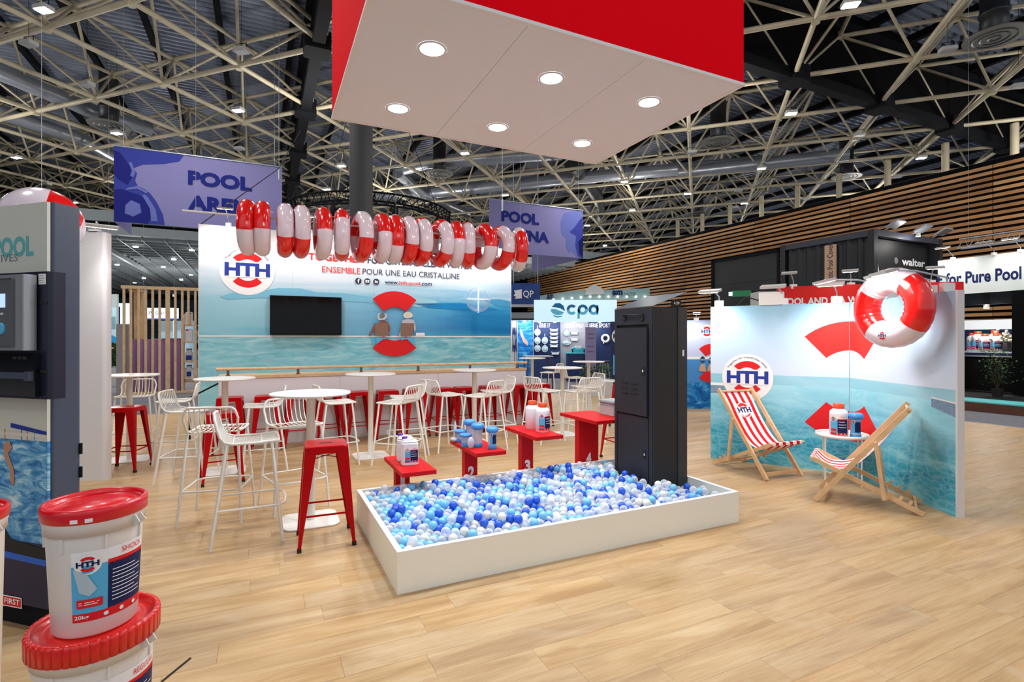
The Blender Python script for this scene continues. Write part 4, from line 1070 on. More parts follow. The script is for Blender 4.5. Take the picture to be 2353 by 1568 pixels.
bt = bottle(on_ped(2, 1223, .64, .46), PA + pi, 'plain-backed orange-capped white bottle at the rear of pedestal 3', .145, .29, 'orange-capped bottles')
p = on_ped(3, 1409, .745, .30); t = thing('storage_box', 'grey ribbed plastic storage box on pedestal 4 beside the locker', 'box', p, PA)
m_ = MB(); m_.rbox(-.09, .09, -.13, .13, 0, .13, .015, bev=.006); m_.build('tub', mat('grey_plastic', sr(176, 180, 182), .5), t)
m_ = MB(); m_.rbox(-.1, .1, -.14, .14, .13, .165, .02, bev=.01); m_.build('lid', mat('grey_lid', sr(150, 158, 160), .5), t)
m_ = MB()
for k in range(16): m_.box(-.0925, -.09, -.12 + k * .015, -.113 + k * .015, .1, .13)
m_.build('ribs', mat('grey_lid', 0), t)
A = Art(); A.rect(-.08, .02, .08, .09, print_white); A.up()
for k in range(4): A.rect(-.07, .03 + k * .015, .05, .034 + k * .015, print_grey)
A.emit('label', t, flat(0, 0, -.1305), .0005)
#PART6
# ================================================================== FURNITURE
def red_stool_proto():
    t = thing('red_metal_stool', '', 'stool', (0, 0, 0)); h = .76; a = .155; ft = .205
    m_ = MB(); m_.rbox(-a, a, -a, a, h - .014, h, .035, bev=.006); m_.rbox(-a + .055, a - .055, -a + .055, a - .055, h - .016, h - .012, .02)
    m_.build('seat', red_metal, t)
    m_ = MB(); m_.rbox(-a - .003, a + .003, -a - .003, a + .003, h - .055, h - .008, .035); m_.build('seat_skirt', red_metal, t)
    m_ = MB(); m_.rbox(-.05, .05, -.018, .018, h - .002, h + .0005, .015); m_.build('hand_slot', mat('slot_dark', sr(60, 4, 8), .6), t)
    for sx in (-1, 1):
        for sy in (-1, 1):
            m_ = MB()
            # folded sheet leg: an angle section that narrows towards the foot
            def sec(z, q, w):
                x, y = sx * q, sy * q; th = .004
                return [(x, y - sy * w, z), (x, y, z), (x - sx * w, y, z), (x - sx * w, y - sy * th, z), (x - sx * .014, y - sy * .014, z), (x - sx * th, y - sy * w, z)]
            A_ = sec(h - .02, a, .085); B_ = sec(.02, ft, .022); n = 6
            f_ = [tuple(range(n)), tuple(range(2 * n - 1, n - 1, -1))] + [(i, (i + 1) % n, n + (i + 1) % n, n + i) for i in range(n)]
            m_.add(A_ + B_, f_); lg = m_.build('leg', red_metal, t)
            m_ = MB(); m_.box(sx * ft - sx * .026 if sx > 0 else sx * ft - .004, sx * ft + .004 if sx > 0 else sx * ft + .026, (sy * ft - .026) if sy > 0 else sy * ft - .004, (sy * ft + .004) if sy > 0 else sy * ft + .026, 0, .03); m_.build('foot_cap', black_rubber, lg)
    zb = .25; q = a + (ft - a) * (1 - zb / h) - .012
    for p0, p1 in (((-q, -q), (q, -q)), ((q, -q), (q, q)), ((q, q), (-q, q)), ((-q, q), (-q, -q))):
        m_ = MB(); m_.beam((p0[0], p0[1], zb), (p1[0], p1[1], zb), .006, .014); m_.build('stretcher', red_metal, t)
    q = a + .003
    for s_ in (1, -1):
        m_ = MB(); m_.beam((-q, -q * s_, h - .1), (q, q * s_, h - .1), .014, .004); m_.build('cross_brace', red_metal, t)
    return t
def wire_chair_proto():
    t = thing('wire_bar_chair', '', 'bar chair', (0, 0, 0)); h = .78; a = .20; f_ = .245; zt = .99
    # side profile of the seat shell: front edge, flat seat, curve, back
    prof = [(.215, h - .015), (.20, h), (.05, h - .008), (-.10, h - .006), (-.155, h + .01), (-.185, h + .05), (-.205, h + .12), (-.22, zt)]
    m_ = MB()
    for s_ in (-1, 1):
        m_.tube([(x, s_ * (a + (.01 if z > h + .1 else 0)), z) for x, z in prof[1:-1]] + [(-.22, s_ * (a - .01), zt - .02), (-.222, s_ * (a - .04), zt)], .0105, 7)
    m_.tube([(-.222, a - .04, zt), (-.235, 0, zt + .002), (-.222, -a + .04, zt)], .0105, 7)
    m_.tube([(.20, a, h), (.222, a - .03, h - .004), (.225, 0, h - .006), (.222, -a + .03, h - .004), (.20, -a, h)], .0105, 7)
    m_.build('frame', white_metal, t)
    for k in range(9):
        y = -a + .04 + k * (2 * a - .08) / 8; m_ = MB(); c_ = 1 - (y / a) ** 2
        m_.tube([(x - (.013 * c_ if z > h + .05 else 0), y, z - .01 * (1 if x > -.12 and x < .2 else 0)) for x, z in prof], .0046, 6); m_.build('wire', white_metal, t)
    m_ = MB(); m_.tube([(.1, -a, h - .012), (.1, a, h - .012)], .006, 6); m_.tube([(-.1, -a, h - .012), (-.1, a, h - .012)], .006, 6); m_.build('seat_bar', white_metal, t)
    for sx in (-1, 1):
        for sy in (-1, 1):
            x0 = .17 if sx > 0 else -.14
            m_ = MB(); m_.tube([(x0, sy * (a - .005), h - .01), (sx * f_, sy * f_, .004)], .012, 8); m_.lathe([(.011, 0), (.011, .012)], 8, 0, (sx * f_, sy * f_, 0)); m_.build('leg', white_metal, t)
    zf = .285; k = 1 - zf / h; fx = .17 + (f_ - .17) * k; bx__ = .14 + (f_ - .14) * k; yy = a + (f_ - a) * k
    m_ = MB(); m_.tube([(-bx__, -yy, zf), (fx, -yy, zf), (fx + .045, -yy + .05, zf), (fx + .06, 0, zf), (fx + .045, yy - .05, zf), (fx, yy, zf), (-bx__, yy, zf)], .0085, 6)
    m_.tube([(-bx__, yy, zf), (-bx__, -yy, zf)], .0085, 6); m_.build('footrest', white_metal, t)
    return t
def table_proto():
    t = thing('high_table', '', 'table', (0, 0, 0)); h = 1.11
    m_ = MB(); m_.lathe([(.315, h - .02), (.33, h - .014), (.33, h - .004), (.326, h)], 48); m_.build('table_top', white_metal, t)
    m_ = MB(); m_.lathe([(.035, .012), (.035, h - .03), (.09, h - .028), (.09, h - .02)], 20); m_.build('column', white_metal, t)
    m_ = MB(); m_.rbox(-.225, .225, -.225, .225, 0, .014, .09, bev=.004, n=8); m_.build('base_plate', white_metal, t)
    return t
tp = table_proto(); T1 = [((-1.741, 4.518), 'white round high table nearest the camera, between the wire chairs and the foreground stool'), ((-3.417, 6.218), 'white round high table before the left end of the bar counter'),
      ((-4.98, 6.8), 'leftmost white round high table, beside the white partition end'), ((-1.903, 7.03), 'white round high table before the middle of the bar counter'),
      ((-.57, 7.93), 'white round high table before the right end of the bar counter'), ((.827, 8.6), 'white round high table just left of the black locker, behind pedestal 3'),
      ((.50, 12.9), 'farthest white round high table, right of the printed back wall'), ((1.60, 10.9), 'small distant white round high table before the green planter')]
for i, (p, lb) in enumerate(T1): put(tp, i > 0, (p[0], p[1], 0), TH, lb, 'white high tables')
cp = wire_chair_proto()
CH_ = [((-2.11, 4.17), 26, 'nearest white wire bar chair, seen from the side facing right'), ((-2.60, 4.62), 104, 'white wire bar chair just behind the nearest one, its back towards the camera'),
       ((-3.66, 5.9), 12, 'white wire bar chair facing right behind the foreground pair'), ((-4.33, 6.78), 205, 'white wire bar chair facing left, right of the leftmost table'),
       ((-5.32, 7.38), -66, 'white wire bar chair behind the leftmost table, in front of the purple panel'), ((-5.5, 6.55), 30, 'white wire bar chair mostly hidden by the white partition end'),
       ((-2.98, 6.3), 205, 'white wire bar chair facing left between the second table and the bar'), ((-2.06, 4.93), -50, 'white wire bar chair directly behind the nearest high table, facing the camera'),
       ((-2.25, 6.62), 32, 'white wire bar chair facing right behind the right edge of the nearest table'), ((-1.42, 6.6), 160, 'white wire bar chair facing left behind pedestal 1'),
       ((-1.44, 7.22), 200, 'white wire bar chair behind another one, left of the fifth table'), ((-.98, 7.5), 40, 'white wire bar chair facing right, just left of the blue-lidded floaters'),
       ((-.40, 7.36), 148, 'white wire bar chair behind the blue-lidded floaters on pedestal 2'), ((-.22, 8.0), 200, 'white wire bar chair facing left at the right end of the counter'),
       ((.47, 8.07), 38, 'white wire bar chair behind the orange-capped bottles, facing right'), ((1.08, 8.0), 118, 'white wire bar chair behind pedestal 4, its back to the camera'),
       ((1.27, 8.78), 200, 'white wire bar chair facing left, right of the table by the locker'), ((1.25, 10.85), 15, 'distant white wire bar chair facing right, left of the planter'),
       ((.95, 12.5), 150, 'farthest white wire bar chair, beside the farthest table'), ((1.92, 10.0), 180, 'white wire bar chair half hidden behind the left edge of the locker')]
for i, (p, a_, lb) in enumerate(CH_): put(cp, i > 0, (p[0], p[1], 0), radians(a_), lb, 'white wire bar chairs')
rs = red_stool_proto()
ST = [((-1.46, 4.09), 23, 'foreground red metal stool beside the front left corner of the ball pit'), ((-4.66, 6.3), 10, 'leftmost red metal stool, standing before the leftmost table'),
      ((-3.23, 5.81), 34, 'red metal stool behind the two nearest wire chairs'), ((1.44, 6.85), 22, 'red metal stool showing its legs between pedestal 4 and the locker'),
      ((2.02, 9.35), 20, 'distant red metal stool mostly hidden behind the locker')]
kw = Wall(KO + Vector((-sin(KA), cos(KA), 0)) * -.27, KA)
lbs = ['first (leftmost)', 'second', 'third', 'fourth', 'fifth', 'sixth', 'seventh', 'eighth', 'ninth', 'tenth', 'eleventh', 'last (rightmost)']
for i, px in enumerate((529, 613.5, 685, 756, 824.5, 890, 952, 1019, 1066.5, 1126, 1193, 1238)):
    s_, _ = kw.hit(px, 900); q = kw.P(s_, 0); ST.append(((q.x, q.y), 26.5 + R_.uniform(-4, 4), '%s red metal stool in the row along the bar counter' % lbs[i]))
for i, (p, a_, lb) in enumerate(ST): put(rs, i > 0, (p[0], p[1], 0), radians(a_), lb, 'red metal stools')

# ---- deck chairs.  local +x is the way the sitter faces, y across, origin at the front foot of the main frame on the right-hand side
stripe = NT('striped_canvas', .85, .1)
uvz = stripe.obj(); _, sy_, _ = stripe.sep(uvz)
fr = stripe.math('FRACT', stripe.math('MULTIPLY_ADD', sy_, 1 / .104, .225))
sc2 = stripe.mix(stripe.math('LESS_THAN', fr, .45), sr(240, 236, 236), sr(214, 30, 36)); stripe.l(sc2, stripe.b.inputs['Base Color'])
def deck_chair(name_label, foot, ang, wd=.52):
    t = thing('deck_chair', name_label, 'deck chair', foot, ang, 'striped deck chairs')
    tw, th = .024, .045
    yo = (0, wd); yi = (.035, wd - .035)
    top = (-.735, .955); fb = (-.83 , .012); ff = (.03, .41)
    dA = Vector((top[0], 0, top[1])).normalized()
    for y in yo:
        m_ = MB(); m_.beam((0, y, .014), (top[0], y, top[1]), tw, th, up=(1, 0, .6)); m_.build('main_rail', wood, t)
    for y in yi:
        m_ = MB(); m_.beam((fb[0], y, fb[1] + .01), (ff[0], y, ff[1]), tw, .04, up=(0, 0, 1)); r_ = m_.build('seat_rail', wood, t)
        for q in (.12, .2, .28):
            m_ = MB(); x = fb[0] + (ff[0] - fb[0]) * q; z = fb[1] + (ff[1] - fb[1]) * q; m_.beam((x, y, z + .03), (x - .018, y, z + .062), tw, .022); m_.build('notch_tooth', wood, r_)
    pa = (top[0] * .655, top[1] * .655); pb = (-.565, .13)
    for y in (-.026, wd + .026):
        m_ = MB(); m_.beam((pa[0], y, pa[1]), (pb[0] + .02, y, pb[1] - .02), tw, .032, up=(1, 0, 0)); m_.tube([(pa[0], y - .016, pa[1]), (pa[0], y + .016, pa[1])], .008, 8, 0); m_.build('prop', wood, t)
    m_ = MB(); m_.tube([(pb[0], -.03, pb[1] + .0), (pb[0], wd + .03, pb[1] + .0)], .011, 8); m_.build('prop_bar', wood, t)
    for nm, x, z, y0, y1 in (('top_bar', top[0] + .012, top[1] - .03, 0, wd), ('front_bar', ff[0], ff[1], .02, wd - .02)):
        m_ = MB(); m_.tube([(x, y0 - .012, z), (x, y1 + .012, z)], .013, 10); m_.build(nm, wood, t)
    m_ = MB(); m_.beam((-.06, 0, .06), (-.06, wd, .06), .018, .04); m_.build('foot_bar', wood, t)
    m_ = MB(); m_.beam((fb[0] + .05, .03, fb[1] + .035), (fb[0] + .05, wd - .03, fb[1] + .035), .018, .04); m_.build('rear_bar', wood, t)
    # canvas sling
    cv = [(top[0] + .012, top[1] - .045), (-.64, .80), (-.56, .67), (-.47, .545), (-.37, .43), (-.27, .355), (-.17, .33), (-.07, .345), (ff[0] - .01, ff[1] + .012)]
    cv = [(top[0], top[1] - .02)] + cv
    pts = []
    for i in range(len(cv) - 1):
        p0, p1, p2, p3 = cv[max(i - 1, 0)], cv[i], cv[i + 1], cv[min(i + 2, len(cv) - 1)]
        for k in range(4):
            u_ = k / 4; f = lambda a, b, c, d: .5 * (2 * b + (c - a) * u_ + (2 * a - 5 * b + 4 * c - d) * u_ ** 2 + (3 * b - a - 3 * c + d) * u_ ** 3)
            pts.append((f(p0[0], p1[0], p2[0], p3[0]), f(p0[1], p1[1], p2[1], p3[1])))
    pts.append(cv[-1]); n = len(pts); y0, y1 = .045, wd - .045; N = 8
    vs = []; fs = []
    for off in (0, -.003):
        for (x, z) in pts:
            for k in range(N + 1):
                u_ = k / N; sag = -.010 * (1 - (2 * u_ - 1) ** 2)
                vs.append((x, y0 + (y1 - y0) * u_, z + sag + off))
    B_ = n * (N + 1)
    for i in range(n - 1):
        for k in range(N):
            a0 = i * (N + 1) + k; fs.append((a0, a0 + 1, a0 + N + 2, a0 + N + 1)); fs.append((B_ + a0, B_ + a0 + N + 1, B_ + a0 + N + 2, B_ + a0 + 1))
    m_ = MB(); m_.add(vs, fs, 0, True)
    m_.box(ff[0] - .014, ff[0] + .016, y0, y1, ff[1] - .016, ff[1] + .016)
    cvo = m_.build('canvas', stripe.m, t)
    # printed badge on the back of the sling
    L = [0]
    for i in range(n - 1): L.append(L[-1] + hypot(pts[i + 1][0] - pts[i][0], pts[i + 1][1] - pts[i][1]))
    def cw(x, z, d):
        s = .27 - z
        s = min(max(s, 0), L[-1] - 1e-4); i = max(k for k in range(n - 1) if L[k] <= s); f_ = (s - L[i]) / (L[i + 1] - L[i])
        px_, pz_ = pts[i][0] + (pts[i + 1][0] - pts[i][0]) * f_, pts[i][1] + (pts[i + 1][1] - pts[i][1]) * f_
        dx_, dz_ = pts[i + 1][0] - pts[i][0], pts[i + 1][1] - pts[i][1]; l_ = hypot(dx_, dz_); nx, nz = -dz_ / l_, dx_ / l_
        u_ = (wd / 2 - y0 + x) / (y1 - y0); sag = -.010 * (1 - (2 * u_ - 1) ** 2)
        return (px_ + nx * (d + .002), wd / 2 + x, pz_ + nz * (d + .002) + sag)
    A = Art(); A.disc(0, 0, .105, print_white, 32); A.up(); A.sector(0, 0, .055, .092, 38, 142, print_red, 8); A.sector(0, 0, .055, .092, 218, 322, print_red, 8); A.up()
    A.rect(-.108, -.04, .108, .04, print_white, 4); A.up(); A.text('HTH', -.1, -.035, .1, .035, print_navy, .045)
    A.emit('print', cvo, cw, .001)
    return t
# chair 1: main feet F1 (left in the photo) and F2; faces the viewer, so its right-hand side is the photo's left
F1, F2 = G(1762, 1107), G(1848, 1100)
deck_chair('striped deck chair at left, facing the camera before the round badge on the wall', F1, radians(-69))
F3 = G(1873, 1152); 
Fq = F3 + Vector((cos(radians(144.5 - 90)), sin(radians(144.5 - 90)), 0)) * .52
deck_chair('striped deck chair at right, seen from the side facing left', Fq, radians(144.5))
# ---- round side table between the deck chairs
st_ = Vector((3.645, 5.77, 0)); t = thing('side_table', 'low white round side table between the two deck chairs', 'table', st_, .3)
m_ = MB(); m_.lathe([(.25, .50), (.255, .504), (.255, .535), (.25, .535), (.247, .515)], 40, cap=False); m_.lathe([(.001, .512), (.25, .512)], 40, cap=False); m_.lathe([(.001, .505), (.25, .505)], 40, cap=False); m_.build('table_top', white_metal, t)
for k in range(4):
    a_ = k * pi / 2; m_ = MB(); m_.tube([(.235 * cos(a_), .235 * sin(a_), 0), (.235 * cos(a_), .235 * sin(a_), .505)], .009, 8); m_.build('leg', white_metal, t)
m_ = MB(); m_.tube([(-.235, 0, .06), (.235, 0, .06)], .006, 6); m_.tube([(0, -.235, .06), (0, .235, .06)], .006, 6); m_.build('cross_bar', white_metal, t)
q = D(1927, 995, 5.66); q.z = .514; bottle(q, -.5, 'orange-capped white bottle on the round side table', .175, .36, 'orange-capped bottles')
q = D(1966, 995, 5.60); q.z = .514; floater(q, -.4, 'blue-lidded tube beside the bottle on the round side table', .265, .062, True)

# ================================================================== BUCKETS (front left)
bucket_m = mat('white_bucket_plastic', sr(226, 220, 214), .35, spec=.5); lid_red = mat('red_bucket_lid', sr(222, 12, 30), .3, coat=.3); lid_red2 = mat('red_bucket_lid_deep', sr(226, 22, 14), .3, coat=.3)
def bucket(loc, rl, h, label, ribs, lm, art=None, ang=-.9, rz_=0, sticker=False):
    t = thing('bucket', label, 'bucket', loc, 0, 'white buckets with red lids')
    rb_ = rl * .93; rbt = rl * .80; zc = h - .11 * (rl / .15) ** .5
    m_ = MB(); m_.lathe([(rbt * .96, 0), (rbt, .006), (rb_ * .965, zc), (rb_ * .97, h - .05)], 56); m_.build('body', bucket_m, t)
    m_ = MB(); m_.lathe([(rb_ * .97, zc + .02), (rb_ * 1.02, zc + .018), (rb_ * 1.025, zc + .05), (rb_ * 1.045, zc + .055), (rb_ * 1.05, h - .045), (rb_, h - .04)], 56, cap=False)
    for s_ in (0, pi): 
        for q in (-.09, .09): m_.beam((rb_ * cos(s_ + q) * .98, rb_ * sin(s_ + q) * .98, zc + .03), (rb_ * 1.13 * cos(s_ + q), rb_ * 1.13 * sin(s_ + q), zc + .045), .004, .03)
    m_.build('collar', bucket_m, t)
    for q in range(7):
        a_ = q * 2 * pi / 7 + .2; m_ = MB(); m_.box(-.004, .004, -.004, .004, zc - .03, zc + .02); m_.build('collar_rib', bucket_m, t, (rb_ * .975 * cos(a_), rb_ * .975 * sin(a_), 0), a_)
    lh = .05 if rl < .17 else .075
    def kn(r, z, a):
        if r < rl * .97 or not ribs: return r
        return r * (1 + .018 * (1 if (a * ribs / (2 * pi)) % 1 < .82 else -1))
    n_ = ribs * 6 if ribs else 64
    m_ = MB(); m_.lathe([(rl * .96, h - lh), (rl, h - lh + .004), (rl * 1.005, h - .012), (rl * .985, h - .002), (rl * .93, h), (rl * .91, h - .006), (rl * .895, h - .02), (rl * .62, h - .018), (rl * .6, h - .014), (.001, h - .014)], n_, fn=kn, cap=False)
    l_ = m_.build('lid', lm, t)
    if sticker:
        m_ = MB(); m_.box(-.028, .028, -.014, .014, 0, .0006); s2 = m_.build('sticker', print_white, l_, (rl * .42, rl * .18, h - .0165), .3)
        for q in (-.13, .13):
            m_ = MB(); m_.box(-.002, .002, -.010, .010, -.006, .006); m_.build('seal_tab', print_white, l_, (rl * 1.006 * cos(-1.15 + q), rl * 1.006 * sin(-1.15 + q), h - .035), -1.15 + q)
    if art:
        tp_ = (rb_ * .965 - rbt) / zc
        A, z0 = art; A.emit('label', t, around(rbt + tp_ * z0 + .0012, ang, z0, tp_), .0005)
    return t
A = label_art(.222, .235, big=True)
A.up(); A.poly([(-.105, .18), (-.07, .16), (-.045, .105), (-.065, .085), (-.09, .10)], mat('print_powder', sr(176, 196, 206), .5))
bl_ = Vector((-1.470, 1.845, 0))
h2 = .59; bucket(bl_, .187, h2, 'lower larger white bucket with a deep red screw lid at front left', 46, lid_red2, (label_art(.26, .25, text='REGULAR', big=True), .19), radians(-22))
bucket(bl_ + Vector((0.0, 0, h2 - .013)), .151, .432, 'upper white bucket with a red lid and navy shock label, stacked on another', 0, lid_red, (A, .055), radians(-29), sticker=True)
# dark cable strip on the floor
a_, b_ = G(372, 1568), G(438, 1514); m_ = MB(); m_.beam(a_ + Vector((0, 0, .003)), b_ + Vector((0, 0, .003)), .008, .005); tag(m_.build('floor_strip', black_rubber), 'thin dark strip lying on the floor beside the stacked buckets', 'strip')

# ================================================================== PRODUCT TOTEM (left edge)
TO = Vector((-2.45, 2.77, 0)); TA = radians(-16.3); tw_ = Wall(TO, TA); TH_ = 2.302
to = thing('display_totem', 'tall slate blue display totem with a pale header and pool photograph at left edge', 'display', TO, TA)
m_ = MB(); m_.rbox(-1.15, 0, .004, .155, .14, TH_, .02); m_.build('casing', grey_blue, to)
m_ = MB(); m_.box(-1.1, -.02, .03, .13, 0, .14); m_.build('plinth', black_steel, to)
m_ = MB(); m_.box(-1.145, -.004, -.012, .004, 1.03, TH_ - .004); m_.build('header_panel', mat('pale_header', sr(206, 206, 194), .6), to)
pw = NT('pool_race_photo', .35, .3); ob = pw.obj(); sx, sy, sz = pw.sep(ob)
n_ = pw.noise(ob, (3, 1, 9), 1.8, 5, .65, 1.5)
pwc = pw.ramp(n_, [(.3, sr(24, 84, 150)), (.45, sr(66, 140, 196)), (.58, sr(140, 196, 222)), (.7, sr(226, 236, 238))]); pw.l(pwc, pw.b.inputs['Base Color'])
def th_(px, py): return tw_.hit(px, py)
zA = th_(110, 915)[1]; zB = th_(110, 1000)[1]; zC = th_(110, 1230)[1]; zD_ = th_(110, 1428)[1]
m_ = MB(); m_.box(-1.145, -.004, -.010, .004, zC - .05, 1.03); m_.build('water_photo', pw.m, to)
m_ = MB(); m_.box(-1.145, -.004, -.012, .004, .14, zC - .05); m_.build('lower_panel', mat('deep_navy_panel', sr(10, 22, 66), .3), to)
A = Art(); A.rect(-1.14, zB, -.006, 1.028, mat('print_hall_wall', sr(206, 210, 200), .5)); A.up()
A.poly([(-.28, zB + .03), (-.006, zB - .0), (-.006, zB + .02), (-.28, zB + .055)], print_royal)
for x, m__ in ((-.2, print_grey), (-.155, mat('print_orange', sr(220, 120, 60), .5)), (-.10, print_sky), (-.33, mat('print_orange', 0)), (-.42, print_teal)): A.rect(x, zB + .02, x + .008, 1.02, m__)
A.rect(-1.14, zB - .015, -.006, zB + .004, mat('print_pool_deck', sr(220, 214, 200), .5))
A.poly([(-.34, 1.0), (-.29, 1.02), (-.27, .98), (-.30, .95), (-.255, .86), (-.25, .80), (-.262, .775), (-.285, .80), (-.285, .86), (-.33, .93)], mat('print_skin_light', sr(196, 140, 112), .5))
A.poly([th_(0, 1180), th_(30, 1235), th_(112, 1262), th_(112, 1292), th_(0, 1260)], mat('print_black', 0)); A.up(); A.poly([th_(0, 1260), th_(112, 1286), th_(112, 1300), th_(0, 1275)], mat('print_bright_blue', sr(20, 96, 200), .4))
q = [th_(0, 1362), th_(57, 1372), th_(57, 1397), th_(0, 1388)]; q[0] = (-.62, q[0][1]); q[3] = (-.62, q[3][1])
A.poly(q, print_white); A.up(); A.poly([(x + (0 if i in (0, 3) else -.006), z + (-.006 if i < 2 else .006)) for i, (x, z) in enumerate(q)], print_red); A.up()
A.text('EASIFLO/3D FIRST', -.60, (q[1][1] + q[2][1]) / 2 - .014, q[1][0] - .014, (q[1][1] + q[2][1]) / 2 + .016, print_white, .02)
A.emit('print', to, flat(0, 0, -.012), .0008)
A = Art(); (x1, z0), (x0, z1) = th_(82, 594), th_(0, 545)
A.text('NATURAL POOL', -.98, th_(40, 592)[1], th_(83, 568)[0], th_(40, 545)[1], print_teal, .04)
A.text('OBJECTIVES', -.62, th_(20, 608)[1], th_(47, 596)[0], th_(20, 586)[1], print_grey, 0)
A.emit('print', to, flat(0, 0, -.012), .0008)
m_ = MB(); m_.tube([(.003, .15, .80), (.003, .15, .86)], .008, 8); m_.tube([(.003, .15, .93), (.003, .15, .99)], .008, 8); m_.build('hinge', black_steel, to)
# controller mounted on the totem
co = thing('pool_controller', 'black pool control box with grey screen panel mounted on the totem', 'control box', TO, TA)
def yz(py): return th_(100, py)[1]
def t2_(px, py, off): return Wall(TO - Vector((-sin(TA), cos(TA), 0)) * off, TA).hit(px, py)
navy_pl = mat('dark_navy_plastic', sr(20, 24, 44), .35); grey_pl = mat('grey_panel_plastic', sr(96, 100, 104), .35); silver = mat('silver_edge', sr(176, 180, 184), .3, .5)
xr = t2_(113, 760, .10)[0]
m_ = MB(); m_.rbox(-.62, xr, -.10, -.0125, t2_(100, 918, .1)[1], t2_(100, 624, .1)[1], .02); m_.build('back_box', navy_pl, co)
m_ = MB(); m_.rbox(-.62, t2_(58, 700, .16)[0], -.16, -.10, t2_(50, 806, .16)[1], t2_(50, 630, .16)[1], .02); m_.build('screen_box', silver, co)
m_ = MB(); m_.rbox(-.60, t2_(30, 700, .168)[0], -.168, -.16, t2_(30, 797, .168)[1], t2_(30, 640, .168)[1], .015); m_.build('screen_panel', grey_pl, co)
xs = t2_(11, 690, .17)[0]
m_ = MB(); m_.box(xs - .12, xs, -.171, -.168, t2_(11, 707, .17)[1], t2_(11, 675, .17)[1]); m_.build('screen', mat('lcd_glow', sr(200, 220, 250), .3, emit=sr(170, 200, 250), es=.9), co)
m_ = MB(); m_.lathe([(.03, 0), (.03, .006), (.024, .008)], 24, 0, (0, 0, 0), Matrix.Translation((xs - .03, -.168, t2_(0, 756, .17)[1])) @ Matrix.Rotation(pi / 2, 4, 'X')); m_.build('dial', print_sky, co)
m_ = MB(); m_.lathe([(.006, 0), (.006, .006)], 10, 0, (0, 0, 0), Matrix.Translation((xs - .02, -.168, t2_(0, 722, .17)[1])) @ Matrix.Rotation(pi / 2, 4, 'X')); m_.build('button', print_white, co)
for z_ in (yz(700), yz(850)):
    m_ = MB(); m_.beam((xr - .05, -.104, z_), (xr - .015, -.104, z_), .01, .012); m_.build('catch', black_rubber, co)
m_ = MB(); m_.box(-.60, xr - .06, -.125, -.10, yz(905), yz(812)); m_.build('lower_cover', mat('gloss_black', sr(14, 16, 22), .12, coat=.5), co)
m_ = MB(); m_.box(-.60, xr - .1, -.15, -.125, yz(866), yz(852)); m_.box(xr - .1, xr - .07, -.15, -.125, yz(870), yz(850)); m_.build('drawer_handle', grey_blue, co)
for k in range(3):
    m_ = MB(); m_.tube([(xr - .19 + k * .035, -.13, yz(818)), (xr - .19 + k * .035, -.13, yz(824))], .012, 8); m_.build('cable_gland', black_rubber, co)
A = Art(); a0 = th_(64, 658); A.rect(xr - .075, yz(660), xr - .022, yz(637), print_white); A.up()
for k in range(4): A.rect(xr - .07, yz(657 - k * 5), xr - .03 - .01 * (k % 2), yz(656 - k * 5), print_grey)
A.emit('type_label', co, flat(0, 0, -.1005), .0005)
# another bucket at the very left edge
bucket(Vector((-2.19, 2.05, 0)), .16, .90, 'white bucket with red lid cut off by the left edge', 0, lid_red)
# inflatable beach ball above the totem
bb_ = D(52, 502, 2.98); t = thing('beach_ball', 'large white and red inflatable ball behind the top of the totem', 'inflatable', bb_ + Vector((0, .12, 0)), .3)
m_ = MB(); vs = []; n, k = 36, 20
m_.sphere((0, 0, 0), .205, n, k)
for i, f_ in enumerate(m_.f): m_.m[i] = 1 if (i % n) // 6 in (4, 1) and 3 < i // n else 0
o_ = m_.build('panels', [lilac_pvc, red_pvc], t); o_.rotation_euler = (-.5, .5, .9)
m_ = MB(); m_.tube([(0, 0, .2), (0, 0, ZD - bb_.z)], .0015, 5); m_.build('hanging_string', steel, t)
# white partition end behind the totem with its lamp
PEn = Vector((-4.52, 5.8, 0))
t = thing('partition_wall', 'white partition wall end behind the slate blue totem', 'wall panel', PEn, radians(0))
m_ = MB(); m_.rbox(-1.6, 0, 0, .12, 0, 2.76, .04); m_.build('panel', mat('partition_white', sr(216, 212, 212), .5), t)
m_ = MB(); m_.box(-1.59, -.03, .02, .1, 2.76, 2.775); m_.build('top_cap', steel, t)
arm_lamp('large bright arm spotlight on the white partition at left', PEn + Vector((-.15, .05, 2.78)), PEn + Vector((.20, -.35, 2.74)), True, .34, 26, PEn + Vector((.9, .6, 1.0)))
#PART7
# ================================================================== NEIGHBOURING STANDS
navy_w = mat('navy_wall', sr(18, 44, 92), .6); teal_f = mat('teal_grey_fascia', sr(128, 160, 164), .6)
purple = mat('purple_felt', sr(160, 118, 172), .8); grey_lt = mat('pale_grey_board', sr(188, 190, 192), .6); brown = mat('brown_base', sr(92, 52, 34), .6, var=.15, bs=5)
water_b = NT('blue_water_print', .5, .2); wn_ = water_b.noise(water_b.obj(), (1, 1, 2.5), 1.6, 5, .65, 1.6)
water_b.l(water_b.ramp(wn_, [(.3, sr(8, 66, 140)), (.5, sr(28, 116, 190)), (.62, sr(80, 170, 220)), (.74, sr(190, 226, 242))]), water_b.b.inputs['Base Color'])
def xat(px, Y): return (px - CX) / F * Y
def zat(py, Y): return CZ + (H0 - py) / F * Y
